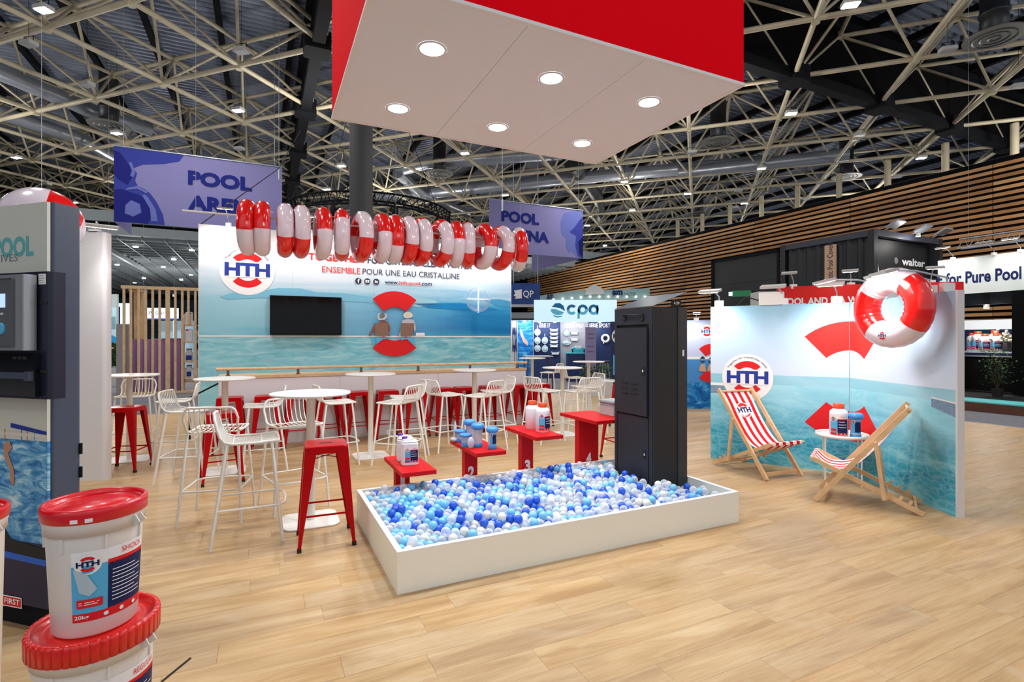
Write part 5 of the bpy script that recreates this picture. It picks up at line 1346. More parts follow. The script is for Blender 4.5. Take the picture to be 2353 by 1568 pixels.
# ---- pool accessory stand straight behind the right end of the counter
YB = 21.0
t = thing('exhibition_stand', 'dark blue pool accessory stand with a pale lit fascia right of the printed back wall', 'stand', (0, YB, 0))
for x0, x1, m__ in ((1160, 1189, grey_lt), (1189, 1226, water_b.m), (1226, 1289, navy_w), (1289, 1351, mat('grey_print', sr(150, 150, 160), .6)), (1351, 1404, navy_w), (1404, 1440, navy_w)):
    m_ = MB(); m_.box(xat(x0, YB), xat(x1, YB) - .01, 0, .08, 0, 2.32); m_.build('wall_panel', m__, t)
    m_ = MB(); m_.box(xat(x1, YB) - .02, xat(x1, YB) + .01, -.03, .0, 0, 2.32); m_.build('post', steel, t)
m_ = MB(); m_.box(xat(1150, YB), xat(1440, YB), -1.0, .08, 2.32, 2.36); m_.build('canopy_board', grey_lt, t)
m_ = MB(); m_.box(xat(1150, YB), xat(1230, YB), -1.0, -.92, 2.3, 2.6); m_.build('side_fascia', mat('grey_fascia2', sr(128, 130, 138), .6), t)
sgn = mat('lit_sign_face', sr(206, 236, 250), .5, emit=sr(206, 236, 250), es=.55)
ys = YB - 1.0; m_ = MB(); m_.box(xat(1227, ys), xat(1416, ys), -1.12, -.95, zat(740, ys), zat(690, ys)); sg = m_.build('lit_fascia', sgn, t)
A = Art(); k_ = 1699 / 260.0
def sp(x, y): return (xat(1170 + x / k_, ys - .12), zat(640 + y / k_, ys - .12))
cb = mat('sign_blue', sr(14, 110, 160), .5); cl = mat('sign_sky', sr(110, 204, 238), .5); ct = mat('sign_teal', sr(44, 176, 200), .5)
A.poly([sp(*p) for p in ((640, 430), (690, 375), (760, 370), (815, 410), (835, 470), (830, 490), (770, 450), (690, 435))], cb)
A.poly([sp(*p) for p in ((625, 460), (690, 460), (770, 490), (825, 510), (790, 545), (720, 555), (660, 530), (628, 500))], cl)
A.poly([sp(*p) for p in ((650, 545), (720, 570), (790, 562), (815, 545), (780, 580), (720, 590), (680, 575))], ct)
(x0, z0), (x1, z1) = sp(868, 605), sp(1340, 392); zc_ = sp(0, 548)[1]
cx_ = lambda x: sp(x, 0)[0]; rr_o = (sp(0, 392)[1] - zc_) / 2; zm = (sp(0, 392)[1] + zc_) / 2
for X, kind in ((940, 'c'), (1105, 'p'), (1268, 'a')):
    c_ = cx_(X)
    if kind == 'c': A.sector(c_, zm, rr_o * .45, rr_o, 40, 180, cb); A.sector(c_, zm, rr_o * .45, rr_o, 180, 320, cl)
    else: A.sector(c_, zm, rr_o * .45, rr_o, 10, 180 if kind == 'p' else 215, cb, 20); A.sector(c_, zm, rr_o * .45, rr_o, 180 if kind == 'p' else 215, 370, cl)
A.rect(cx_(1025), z0, cx_(1060), zm, cl); A.rect(cx_(1312), zc_, cx_(1340), sp(0, 400)[1], cl)
A.emit('print', sg, flat(0, 0, -1.12), .004)
A = Art()
(a0, b0), (a1, b1) = (1239, 753), (1263, 743)
for x0, x1, s_ in ((1239, 1264, 'SERIE 17'), (1299, 1341, 'SERIE PRO'), (1354, 1402, 'SERIE SPORT')): A.text(s_, xat(x0, YB), zat(753, YB), xat(x1, YB), zat(743.5, YB), print_white, .02)
A.poly([(xat(1195, YB), zat(755, YB)), (xat(1199, YB), zat(760, YB)), (xat(1204, YB), zat(775, YB)), (xat(1214, YB), zat(788, YB)), (xat(1212, YB), zat(795, YB)), (xat(1203, YB), zat(787, YB)), (xat(1196, YB), zat(770, YB))], mat('print_swimmer', sr(206, 160, 130), .6))
A.text('scpa', xat(1177, YB), zat(835, YB), xat(1187, YB), zat(752, YB), print_navy, .03)
A.emit('lettering', t, flat(0, 0, -.001), .004)
def tool(px, py, w, h, shape, label, m__=None):
    t_ = thing('pool_tool', label, 'pool tool', (xat(px, YB - .06), YB - .06, zat(py, YB)), 0, 'pool tools on the stand wall')
    m__ = m__ or mat('tool_grey', sr(170, 190, 204), .5)
    if shape == 'net':
        m_ = MB(); m_.tube([(w * .5 * cos(a), 0, h * .35 * sin(a)) for a in [k * pi / 8 for k in range(16)]], .02, 5, closed=True); m_.build('hoop', m__, t_)
        m_ = MB(); m_.sphere((0, 0, 0), .5, 12, 8, 0, (w * .9, .06, h * .6)); m_.build('net', m__, t_)
        m_ = MB(); m_.tube([(0, 0, h * .3), (0, 0, h * .75)], .018, 5); m_.build('handle', m__, t_)
    elif shape == 'brush':
        m_ = MB(); m_.tube([(-w / 2, 0, .03), (-w * .2, 0, 0), (w * .2, 0, 0), (w / 2, 0, .03)], .025, 6); m_.build('back', m__, t_)
        m_ = MB(); m_.box(-w * .42, w * .42, -.02, .02, -.07, -.01); m_.build('bristles', print_white, t_)
    else:
        m_ = MB(); m_.tube([(w * .4 * cos(a), -.02, h * .4 * sin(a)) for a in [k * pi / 8 for k in range(16)]], .05, 6, closed=True); m_.build('coil', print_white, t_)
        m_ = MB(); m_.tube([(-w * .3, -.02, -h * .2), (-w * .2, -.02, -h * .6)], .03, 5); m_.build('hose_end', print_white, t_)
for i, (px, py) in enumerate(((1235, 764), (1235, 783), (1235, 801), (1252, 783), (1252, 802))): tool(px, py, .22, .36, 'net', 'grey leaf net on the navy stand wall, %s' % ('top left', 'middle left', 'lower left', 'middle right', 'lower right')[i])
for i, (px, py) in enumerate(((1273, 758), (1273, 767), (1273, 776), (1273, 785), (1273, 794), (1276, 811))): tool(px, py, .34, .1, 'brush', 'pool brush on the navy stand wall, %s from the top' % ('first', 'second', 'third', 'fourth', 'fifth', 'sixth')[i])
tool(1302, 766, .2, .3, 'net', 'leaf net at the top of the grey stand wall'); tool(1302, 788, .3, .22, 'net', 'wide leaf net lower on the grey stand wall')
tool(1320, 765, .3, .1, 'brush', 'white pool brush, upper of two on the grey stand wall'); tool(1320, 779, .3, .1, 'brush', 'white pool brush, lower of two on the grey stand wall'); tool(1391, 778, .34, .34, 'hose', 'coiled white pool hose on the right navy stand wall')
yb2 = YB - 1.3; t = thing('display_counter', 'small navy counter in front of the pool accessory wall', 'counter', (0, yb2, 0))
m_ = MB(); m_.box(xat(1302, yb2), xat(1345, yb2), -.3, .3, 0, zat(813, yb2)); m_.build('body', navy_w, t); m_ = MB(); m_.box(xat(1300, yb2), xat(1347, yb2), -.33, .33, zat(813, yb2), zat(810, yb2)); m_.build('top', mat('counter_teal', sr(60, 190, 210), .4), t)
t = thing('pool_robot', 'turquoise and white pool cleaning robot on the navy counter', 'robot', (xat(1328, yb2), yb2, zat(810, yb2)))
m_ = MB(); m_.rbox(-.22, .22, -.16, .16, .03, .2, .05, bev=.03); m_.build('body', mat('robot_teal', sr(40, 200, 220), .3), t); m_ = MB(); m_.rbox(-.12, .12, -.17, .1, .12, .24, .04, bev=.02); m_.build('hatch', print_white, t)
for s_ in (-1, 1):
    m_ = MB(); m_.lathe([(.07, -.02), (.07, .02)], 14, 0, (0, 0, 0), Matrix.Translation((s_ * .22, -.1, .07)) @ Matrix.Rotation(pi / 2, 4, 'Y')); m_.build('wheel', black_rubber, t)
yb3 = YB - 1.8; t = thing('info_totem', 'lilac information panel standing before the pool accessory wall', 'sign', (xat(1357.5, yb3), yb3, 0))
w2 = (xat(1370, yb3) - xat(1345, yb3)) / 2; m_ = MB(); m_.box(-w2, w2, 0, .06, .03, zat(752, yb3)); pn_ = m_.build('panel', mat('lilac_panel', sr(138, 124, 160), .7), t); m_ = MB(); m_.box(-w2 * 1.1, w2 * 1.1, -.1, .16, 0, .03); m_.build('foot', steel, t)
A = Art()
for z_ in (1.75, 1.6, 1.3, 1.1): A.rect(-.12, z_, .12, z_ + .02, print_ink)
A.emit('print', pn_, flat(), .003)
t = thing('bar_stool', 'wooden-legged stool at the right of the pool accessory stand', 'stool', (xat(1388, 18.6), 18.6, 0), .3)
m_ = MB(); m_.lathe([(.18, .74), (.22, .76), (.22, .80), (.16, .79)], 20); m_.build('seat', mat('stool_black', sr(40, 40, 44), .5), t)
for a_ in (45, 135, 225, 315): m_ = MB(); m_.tube([(.12 * cos(radians(a_)), .12 * sin(radians(a_)), .75), (.25 * cos(radians(a_)), .25 * sin(radians(a_)), 0)], .018, 6); m_.build('leg', wood_edge, t)
t = thing('high_table', 'tall wooden-legged table with a pale top before the swimmer photograph', 'table', (xat(1236, 16.5), 16.5, 0), .2)
m_ = MB(); m_.box(-.42, .42, -.3, .3, 1.02, 1.05); m_.build('table_top', grey_lt, t)
for a_ in ((-.38, -.26), (.38, -.26), (-.38, .26), (.38, .26)): m_ = MB(); m_.tube([(a_[0], a_[1], 1.02), (a_[0] * 1.05, a_[1] * 1.05, 0)], .022, 6); m_.build('leg', brown, t)
# planter
yp = 14.6; t = thing('planter', 'low white planter box full of green leaves left of the locker', 'planter', (xat(1370, yp), yp, 0))
w2 = xat(1407, yp) - xat(1372, yp); m_ = MB(); m_.box(-w2, w2, -.22, .22, 0, .46); m_.build('box', white, t)
m_ = MB(); rl = random.Random(3)
for k in range(900):
    x, y, z = rl.uniform(-w2, w2), rl.uniform(-.25, .25), .44 + rl.random() ** .8 * .40; a_, b_ = rl.uniform(0, 6.3), rl.uniform(-.6, .9); L_2 = rl.uniform(.05, .09)
    d_ = Vector((cos(a_) * cos(b_), sin(a_) * cos(b_), sin(b_))); s2 = d_.cross(Vector((0, 0, 1))).normalized() * L_2 * .3; c_ = Vector((x, y, z))
    m_.add([c_, c_ + d_ * L_2 * .5 + s2, c_ + d_ * L_2, c_ + d_ * L_2 * .5 - s2], [(0, 1, 2, 3)])
tag(m_.build('foliage', leaf_m, t), kind='stuff')
# blue sign and awning fascia behind
yq = 27.0; t = thing('hanging_sign', 'dark blue hanging sign with white wave mark behind the right edge of the back wall', 'sign', (0, yq, 0))
m_ = MB(); m_.box(xat(1150, yq), xat(1241, yq), 0, .2, zat(700, yq), zat(651, yq)); m_.build('box', mat('sign_navy', sr(20, 62, 130), .5, var=.3, bs=2), t)
m_ = MB(); m_.box(xat(1150, yq), xat(1232, yq), -.1, .2, zat(706, yq), zat(700, yq)); m_.build('base_strip', grey_lt, t)
for x_ in (1180, 1236): m_ = MB(); m_.tube([(xat(x_, yq), .1, zat(651, yq)), (xat(x_, yq), .1, ZL)], .02, 4); m_.build('hanging_cable', steel, t)
A = Art(); A.poly([(xat(x, yq), zat(y, yq)) for x, y in ((1181, 668), (1199, 665), (1199, 686), (1183, 687), (1186, 682), (1180, 680), (1184, 675))], print_white); A.text('QP', xat(1202, yq), zat(686, yq), xat(1226, yq), zat(668, yq), print_white, .01); A.emit('print', t, flat(0, 0, -.001), .005)
ya = 31.0; t = thing('awning_fascia', 'long teal grey fascia with a row of small bulbs above the lit sign', 'fascia', (0, ya, 0))
m_ = MB(); P_ = [(1240, 680), (1322, 668), (1493, 663), (1493, 690), (1322, 690), (1240, 693)]; m_.prism(P_, lambda x, y: (xat(x, ya), 0, zat(y, ya)), lambda x, y: (xat(x, ya), .15, zat(y, ya))); m_.build('board', teal_f, t)
m_ = MB(); P_ = [(1342, 678), (1350, 662), (1364, 655), (1380, 660), (1390, 676)]; m_.prism(P_, lambda x, y: (xat(x, ya), -.1, zat(y, ya)), lambda x, y: (xat(x, ya), .9, zat(y, ya))); m_.build('gable', grey_lt, t)
A = Art(); A.text('am.', xat(1257, ya), zat(688, ya), xat(1274, ya), zat(677, ya), print_navy, .04); A.text('am', xat(1406, ya), zat(679, ya), xat(1430, ya), zat(668, ya), print_navy, .05); A.text('.MASTER', xat(1431, ya), zat(680, ya), xat(1461, ya), zat(673, ya), print_ink); A.emit('print', t, flat(0, 0, -.11), .004)
for k in range(11):
    m_ = MB(); m_.sphere((0, 0, 0), .06, 8, 6); m_.build('bulb', mat('bulb_glow', (1, 1, 1, 1), emit=(1, .9, .75, 1), es=8), t, (xat(1272 + k * 21, ya - .1), -.15, zat(689 - min(k, 4) * 1.6, ya)))
for x_ in (1250, 1480): m_ = MB(); m_.box(xat(x_, ya) - .08, xat(x_, ya) + .08, 0, .15, 0, zat(690, ya)); m_.build('post', teal_f, t)
# navy banner with the same round badge, just left of the locker
yn = 15.6; t = thing('roll_up_banner', 'navy banner with a round badge half hidden behind the locker', 'banner', (xat(1424, yn), yn, 0))
m_ = MB(); m_.box(-.28, .5, 0, .02, .05, 2.1); pn_ = m_.build('sheet', mat('banner_navy', sr(24, 36, 92), .6), t); m_ = MB(); m_.box(-.3, .52, -.1, .12, 0, .05); m_.build('foot', steel, t)
A = Art(); A.logo(.0, 1.66, .24, blue=print_navy, arc=False); A.rect(-.2, .5, .4, 1.1, print_sky); A.up(); A.rect(-.1, .7, .3, .95, print_white); A.emit('print', pn_, flat(), .003)
# ---- second printed wall with swimmers, between locker and folded wall
yv = 11.8; t = thing('swimmer_wall', 'blue printed wall with swimmers seen between the locker and the folded wall', 'wall panel', (0, yv, 0))
x0, x1 = xat(1500, yv), xat(1760, yv); m_ = MB(); m_.box(x0, x1, 0, .06, 0, 2.01); m_.build('panel', water_b.m, t)
m_ = MB(); m_.box(x0 - .02, x0, -.003, .063, 0, 2.01); m_.build('edge_trim', print_white, t)
A = Art(); pale = mat('print_pale_sky', sr(196, 206, 236), .5); A.rect(x0, zat(823, yv), x1, 2.0, pale); A.rect(x0, zat(880, yv), x1, zat(823, yv), mat('print_mid_sea', sr(66, 140, 206), .5)); A.up(); A.rect(x0, zat(826, yv), x1, zat(820, yv), print_white)
A.logo(xat(1624, yv), zat(762, yv), .155, blue=print_royal, arc=False); cs_, cz_ = xat(1636, yv), zat(835, yv)
A.sector(cs_, cz_, .21, .44, 48, 132, print_red); A.sector(cs_, cz_, .21, .44, 228, 312, print_red); A.up()
for x_, y_ in ((1614, 826), (1633, 828)):
    A.disc(xat(x_, yv), zat(y_, yv), .055, mat('print_hair', sr(50, 36, 34), .6), 14, 1.2); A.poly([(xat(x_ - 9, yv), zat(853, yv)), (xat(x_ - 5, yv), zat(838, yv)), (xat(x_ + 5, yv), zat(836, yv)), (xat(x_ + 8, yv), zat(855, yv))], mat('print_swimmer', 0)); A.up(); A.rect(xat(x_ - 5, yv), zat(829, yv), xat(x_ + 5, yv), zat(825, yv), print_sky)
A.emit('print', t, flat(), .003)
arm_lamp('small bright arm spotlight on the blue swimmer wall beside the locker', (xat(1600, yv), yv, 2.04), (xat(1583, yv) - .0, yv - .5, 2.12), True, .16, 30, (xat(1600, yv), yv, 1.0))
# ---- red curved fascia over the folded wall
Lp, Rp = Vector((4.57, 9.0, 0)), Vector((7.05, 8.15, 0)); fb_ = (Rp - Lp).length; fa = atan2(Rp.y - Lp.y, Rp.x - Lp.x)
rf = Wall(Lp, fa); t = thing('red_fascia', 'red curved fascia with white lettering rising behind the folded photo wall', 'fascia', Lp, fa)
zt_, zb_ = 2.47, 2.12; bow = lambda x: -.10 * (1 - (2 * x / fb_ - 1) ** 2)
m_ = MB(); n = 20; vs = []
for i in range(n + 1):
    x = fb_ * i / n; vs += [(x, bow(x), zb_), (x, bow(x), zt_), (x, bow(x) + .05, zt_), (x, bow(x) + .05, zb_)]
fs = [(0, 1, 2, 3), (4 * n + 3, 4 * n + 2, 4 * n + 1, 4 * n)]
for i in range(n):
    for k in range(4): fs.append((4 * i + k, 4 * i + 4 + k, 4 * i + 4 + (k + 1) % 4, 4 * i + (k + 1) % 4))
m_.add(vs, fs); m_.build('board', mat('red_sign_board', sr(226, 40, 36), .5, spec=.2), t)
for x_ in (.15, fb_ - .15): m_ = MB(); m_.tube([(x_, .03, 0), (x_, .03, zt_ - .02)], .025, 8); m_.build('post', steel, t)
A = Art(); s0, _ = rf.hit(1798, 690); s1, _ = rf.hit(2078, 690); A.text('POOL AND SPA WATER CARE', s0, zb_ + .03, s1, zb_ + .155, print_white, .04)
A.emit('print', t, lambda x, z, d: (x, bow(x) - d, z), .003)
for i, (s_, lb) in enumerate(((.25, 'left'), (1.1, 'middle'), (2.2, 'right'))):
    q = rf.P(s_, zt_ + .02, .0); arm_lamp('arm spotlight on top of the red curved fascia, %s' % lb, q, rf.P(s_ - .15, zt_ + .16, .55), i != 0, .22)
t = thing('white_cabinet', 'pale grey cabinet top showing left of the red curved fascia', 'cabinet', (xat(1768, 9.6), 9.6, 0), -.1)
m_ = MB(); m_.box(-.2, .25, 0, .4, 0, 2.45); m_.build('carcass', grey_lt, t); m_ = MB(); m_.box(-.19, .24, -.015, 0, .05, 2.4); m_.build('door', white, t)
# ---- black container stand behind
CO = Vector((10.36, 15.0, 0)); t = thing('container_stand', 'black corrugated container stand with an open front before the slatted wall', 'stand', CO, TH)
cw_, cd_, ch_ = 3.4, 2.81, 4.72; blk = mat('container_black', sr(24, 26, 32), .45)
vs = []; fs = []; y = 0; k = 0; pts = []
while y < cd_:
    for dy_, dx_ in ((0, 0), (.10, 0), (.16, .06), (.26, .06)):
        if y + dy_ < cd_: pts.append((dx_, y + dy_))
    y += .32
pts.append((0, cd_)); m_ = MB(); n = len(pts)
m_.add([(x, y, z) for z in (.1, ch_ - .1) for x, y in pts], [(i, i + 1, n + i + 1, n + i) for i in range(n - 1)]); m_.build('corrugated_side', blk, t)
for x, y in ((0, 0), (cw_, 0), (0, cd_), (cw_, cd_)): m_ = MB(); m_.box(x - .09, x + .09, y - .09, y + .09, 0, ch_); m_.build('corner_post', blk, t)
for a_ in (((0, 0), (cw_, 0)), ((0, 0), (0, cd_)), ((cw_, 0), (cw_, cd_)), ((0, cd_), (cw_, cd_))):
    m_ = MB(); m_.beam((*a_[0], ch_ - .09), (*a_[1], ch_ - .09), .16, .18); m_.build('top_beam', mat('container_edge', sr(48, 52, 66), .45), t)
m_ = MB(); m_.box(.09, cw_ - .09, .2, .26, 0, ch_ - .18); bk = m_.build('inner_wall', mat('inner_black', sr(18, 18, 20), .6), t)
m_ = MB(); m_.box(cw_ - .05, cw_, .1, cd_, 0, ch_ - .1); m_.build('far_side', blk, t); m_ = MB(); m_.box(.05, cw_ - .05, .1, cd_, ch_ - .12, ch_ - .08); m_.build('roof_sheet', blk, t)
cwl = Wall(CO + Vector((-sin(TH), cos(TH), 0)) * .2, TH)
a0, _ = cwl.hit(2072, 600); a1, zc1 = cwl.hit(2125, 615); _, zc0 = cwl.hit(2125, 598)
A = Art(); A.text('walter', a0, zc1, a1, zc0, print_white, .03); q0 = cwl.hit(2059, 607)[0]; A.disc(q0, (zc0 + zc1) / 2, .1, print_grey, 20); b0, zz0 = cwl.hit(2008, 628); b1, zz1 = cwl.hit(2021, 600); A.text('4A', b0 - .15, zz0, b1, zz1, print_white, .05)
A.emit('print', bk, flat(0, 0, .2), .004)
sw_ = Wall(CO, TH + pi / 2); y0_, _ = sw_.hit(1925, 600); y1_, _ = sw_.hit(1899, 600)
m_ = MB(); m_.box(-.09, -.03, y0_, y1_, .2, ch_ - .25); bp_ = m_.build('beige_panel', mat('beige_panel_board', sr(192, 158, 130), .6), t)
vs, fs, a_, b_, c_, d_ = text2d('Automatic Pool Covers', .01); m_ = MB(); z0 = 2.95; L_2 = 1.6; hh = .17
m_.add([(-.094, (y0_ + y1_) / 2 - hh / 2 + (v[1] - c_) / (d_ - c_) * hh, z0 + (v[0] - a_) / (b_ - a_) * L_2) for v in vs], fs); m_.build('lettering', print_ink, bp_)
for i, px in enumerate((2030, 2092, 2140)):
    s_, _ = Wall(CO, TH).hit(px, 540); m_ = MB(); M = Matrix.Translation((s_, -.35, ch_ + .12)) @ Matrix.Rotation(radians(-28), 4, 'X'); m_.box(-.22, .22, -.16, .16, 0, .05, 0, M); m_.tube([(s_, -.3, ch_ + .12), (s_, .02, ch_ + .0)], .02, 5); m_.build('floodlight', mat('flood_grey', sr(150, 152, 160), .4, .3), t)
# ---- stand with the white fascia at the right edge
AF = 16.33; v0 = vcoord_a = None
def vc(px, a): r = (px - CX) / F; Y = a / (cos(TH) * r + sin(TH)); return -sin(TH) * r * Y + cos(TH) * Y
vL, vR = vc(2155, AF), vc(2500, AF); fo2 = AB(AF, vR)
t = thing('white_fascia_stand', 'stand with a tall white lettered fascia above a black opening at right edge', 'stand', fo2, TH + pi / 2)
Ls = vL - vR; 
m_ = MB(); m_.box(-.5, Ls, -.12, 0, 2.75, 3.67); fcs = m_.build('fascia', mat('fascia_cream', sr(214, 220, 216), .6), t)
m_ = MB(); m_.box(-.5, Ls, -.3, -.13, 2.45, 2.78); m_.build('lintel', black_steel, t)
vO = vc(2325, AF) - vR; m_ = MB(); m_.box(-.5, vO, -.4, -.0, .24, 2.74); m_.build('black_wall', black_flat, t)
m_ = MB(); m_.box(Ls - .4, Ls - .2, -.3, -.1, .24, 2.74); m_.build('post', black_steel, t)
m_ = MB(); m_.box(-.5, Ls, -2.0, 2.3, .0, .19); m_.build('platform', brown, t)
m_ = MB(); m_.box(-.5, Ls, 1.5, 2.28, .19, .215); m_.build('platform_strip', mat('teal_strip', sr(96, 206, 206), .4), t)
m_ = MB(); m_.box(-.5, Ls, -1.9, 1.5, .19, .2); m_.build('platform_top', black_rubber, t)
# fascia lettering: text runs from the far end towards the viewer
A = Art(); xl, xr2 = vc(2150, AF) - vR, vc(2490, AF) - vR
A.text('+ for Pure Pool Pleasure', -xl, 3.0, -xr2, 3.32, print_navy, .03); A.emit('lettering', fcs, lambda x, z, d: (-x, d, z), .004)
# counter with black front, shelf of bottles
sb = thing('shelf_counter', 'black fronted counter shelf holding white bottles in the right hand stand', 'counter', fo2 + U * .45, TH + pi / 2)
c0_, c1_ = vO - .35, Ls - .25
m_ = MB(); m_.box(c0_, c1_, -.35, -.02, .24, 1.15); m_.build('front', black_flat, sb); m_ = MB(); m_.box(c0_, c1_, -.4, .03, 1.22, 1.26); m_.build('shelf', grey_lt, sb); m_ = MB(); m_.box(c0_, c1_, -.38, .0, 1.12, 1.15); m_.build('lower_shelf', grey_lt, sb)
for i, (px, h_, dy_, lb) in enumerate(((2240, .40, -.12, 'leftmost large white bottle on the right hand shelf'), (2262, .33, .0, 'small white bottle, second from left on the right hand shelf'), (2276, .42, -.2, 'tall white bottle in the middle of the right hand shelf'), (2289, .34, .0, 'small white bottle right of the middle of the right hand shelf'), (2225, .36, -.2, 'white bottle half hidden at the left end of the right hand shelf'))):
    s_ = vc(px, AF + .5) - vR; q = sb.matrix_world if False else (fo2 + U * (.45 - dy_ + .08) + V * s_); bottle(Vector((q.x, q.y, 1.26)), -.9, lb, .25, h_ + .12, 'white bottles on the right hand shelf')
# flowers beside the bottles
q = fo2 + U * .55 + V * (vc(2312, AF + .5) - vR); t2 = thing('flower_arrangement', 'cream flower arrangement at the right end of the bottle shelf', 'flowers', (q.x, q.y, 1.26))
m_ = MB(); m_.lathe([(.07, 0), (.1, .2), (.09, .22)], 14); m_.build('vase', mat('vase_dark', sr(60, 50, 56), .5), t2); m_ = MB()
for k in range(60): m_.sphere((rl.gauss(0, .12), rl.gauss(0, .1), .36 + rl.gauss(0, .08)), .035, 7, 5)
tag(m_.build('blossoms', mat('blossom_cream', sr(222, 214, 190), .7), t2), kind='stuff')
m_ = MB(); q = fo2 + U * 2.2 + V * (vc(2250, AF + 2) - vR); lp = thing('lit_panel_unit', 'white and royal blue header panel behind the bottle shelf', 'display', (q.x, q.y, 0), TH + pi / 2)
m_.box(-1.4, .9, -.05, 0, 1.85, 2.12); m_.build('white_panel', mat('lit_white_board', sr(232, 236, 244), .5, emit=(1, 1, 1, 1), es=.5), lp); m_ = MB(); m_.box(-2.2, -1.42, -.05, 0, 1.85, 2.12); m_.build('blue_panel', mat('royal_board', sr(24, 50, 150), .5), lp); m_ = MB(); m_.box(-2.2, .9, -.3, -.06, 0, 1.84); m_.build('cabinet', navy_w, lp)
q = G(2290, 907, .2); q = fo2 + U * -.6 + V * (vc(2292, AF - .6) - vR); pl = thing('potted_shrub', 'leafy green shrub in front of the black counter at right edge', 'plant', (q.x, q.y, .2))
m_ = MB(); m_.lathe([(.09, 0), (.12, .2)], 16); m_.build('pot', black_rubber, pl); m_ = MB()
for k in range(7): m_.tube([(0, 0, .18), (rl.uniform(-.1, .1), rl.uniform(-.1, .1), .5), (rl.uniform(-.2, .2), rl.uniform(-.2, .2), .95)], .006, 4)
m_.build('stems', brown, pl); m_ = MB()
for k in range(420):
    c_ = Vector((rl.gauss(0, .14), rl.gauss(0, .14), rl.uniform(.3, 1.1))); a_ = rl.uniform(0, 6.3); b_ = rl.uniform(-.5, .7); d_ = Vector((cos(a_) * cos(b_), sin(a_) * cos(b_), sin(b_))); s2 = d_.cross(Vector((0, 0, 1))).normalized() * .022
    m_.add([c_, c_ + d_ * .035 + s2, c_ + d_ * .07, c_ + d_ * .035 - s2], [(0, 1, 2, 3)])
tag(m_.build('leaves', leaf_m, pl), kind='stuff')
for i, px in enumerate((2190, 2284, 2345)):
    q = AB(AF, vc(px, AF)); arm_lamp('spotlight on top of the white lettered fascia, %s' % ('left', 'middle', 'right')[i], (q.x, q.y, 3.7), q - U * .5 + Vector((0, 0, 3.92)), i != 1, .3, 40 if i != 1 else 0, q - U * .0 + Vector((0, 0, 3.0)))
q0_ = AB(AF + .3, vL - .3, 3.98); m_ = MB()
for dz_, dd in ((0, 0), (.25, .1), (0, .2)): m_.tube([q0_ + U * dd + Vector((0, 0, dz_)), q0_ + U * dd - V * 3.4 + Vector((0, 0, dz_))], .02, 5)
for k in range(14): a_ = q0_ - V * (.24 * k); m_.tube([a_, a_ - V * .12 + U * .1 + Vector((0, 0, .25)), a_ - V * .24], .01, 4)
tt = thing('lighting_gantry', 'silver lattice gantry above the white lettered fascia', 'truss'); tag(m_.build('lattice', steel, tt), kind='stuff')
for k in (0.2, 3.2): m_ = MB(); m_.tube([q0_ - V * k + U * .1, Vector((0, 0, ZL)) + Vector(((q0_ - V * k + U * .1).x, (q0_ - V * k + U * .1).y, 0))], .003, 4); m_.build('hanging_cable', steel, tt)
# ---- left background: timber slat screen, shelves, purple panel, lit stand
sO = Vector((-10.94, 14.7, 0)); SW = Wall(sO, TH); t = thing('timber_screen', 'pale timber screen of upright battens left of the printed back wall', 'screen', sO, TH)
s_end = 2.4; m_ = MB(); m_.box(-.05, s_end, -.04, .06, 3.0, 3.09); m_.build('top_rail', wood, t); m_ = MB(); m_.box(-.05, s_end, -.04, .06, 0, .06); m_.build('bottom_rail', wood, t)
for px in (285, 301, 319, 335, 351, 367, 385.5, 403, 419, 433, 449):
    s_, _ = SW.hit(px, 780); w_ = .03 if px != 385.5 else .055; z0 = .06 if px != 433 else 2.0
    m_ = MB(); m_.box(s_ - w_, s_ + w_, -.03, .03, z0, 3.0); m_.build('batten', wood, t)
m_ = MB(); m_.box(.1, .32, .75, 1.0, 0, 3.0); m_.build('rear_post', wood, t); m_ = MB(); m_.box(.1, .32, .06, 1.0, 2.95, 3.05); m_.build('cross_beam', wood, t)
t = thing('purple_panel', 'purple felt partition behind the timber screen', 'partition', sO + V * .45, TH); m_ = MB(); sE, _ = Wall(sO + V * .45, TH).hit(420, 800); m_.box(.1, sE, 0, .06, 0, 1.57 + .0); m_.build('panel', purple, t)
m_ = MB(); m_.box(sE * .62, sE, -.02, .2, 1.57, 1.60); m_.build('ledge', purple, t)
t = thing('partition', 'grey beige partition left of the timber screen', 'partition', D(267, 780, 14.9) * 1.0, 0); t.location.z = 0; m_ = MB(); m_.box(0, .36, 0, .06, 0, zat(745, 14.9)); m_.build('panel', mat('grey_beige', sr(160, 150, 150), .7), t)
sh = thing('display_shelf', 'open timber shelf of white containers at the left edge of the back wall', 'shelf', SW.P(SW.hit(418, 780)[0], 0, 0) + V * .05, TH)
sx1 = .62
zs = [.30, zat(871, 15.3), zat(833, 15.3), zat(787, 15.3), zat(747, 15.3)]
for z_ in zs: m_ = MB(); m_.box(0, sx1, 0, .35, z_ - .025, z_); m_.build('shelf_board', wood, sh)
for x_ in (0, sx1 - .03): m_ = MB(); m_.box(x_, x_ + .03, .3, .35, 0, 2.3); m_.build('upright', wood, sh)
so_ = sh.location
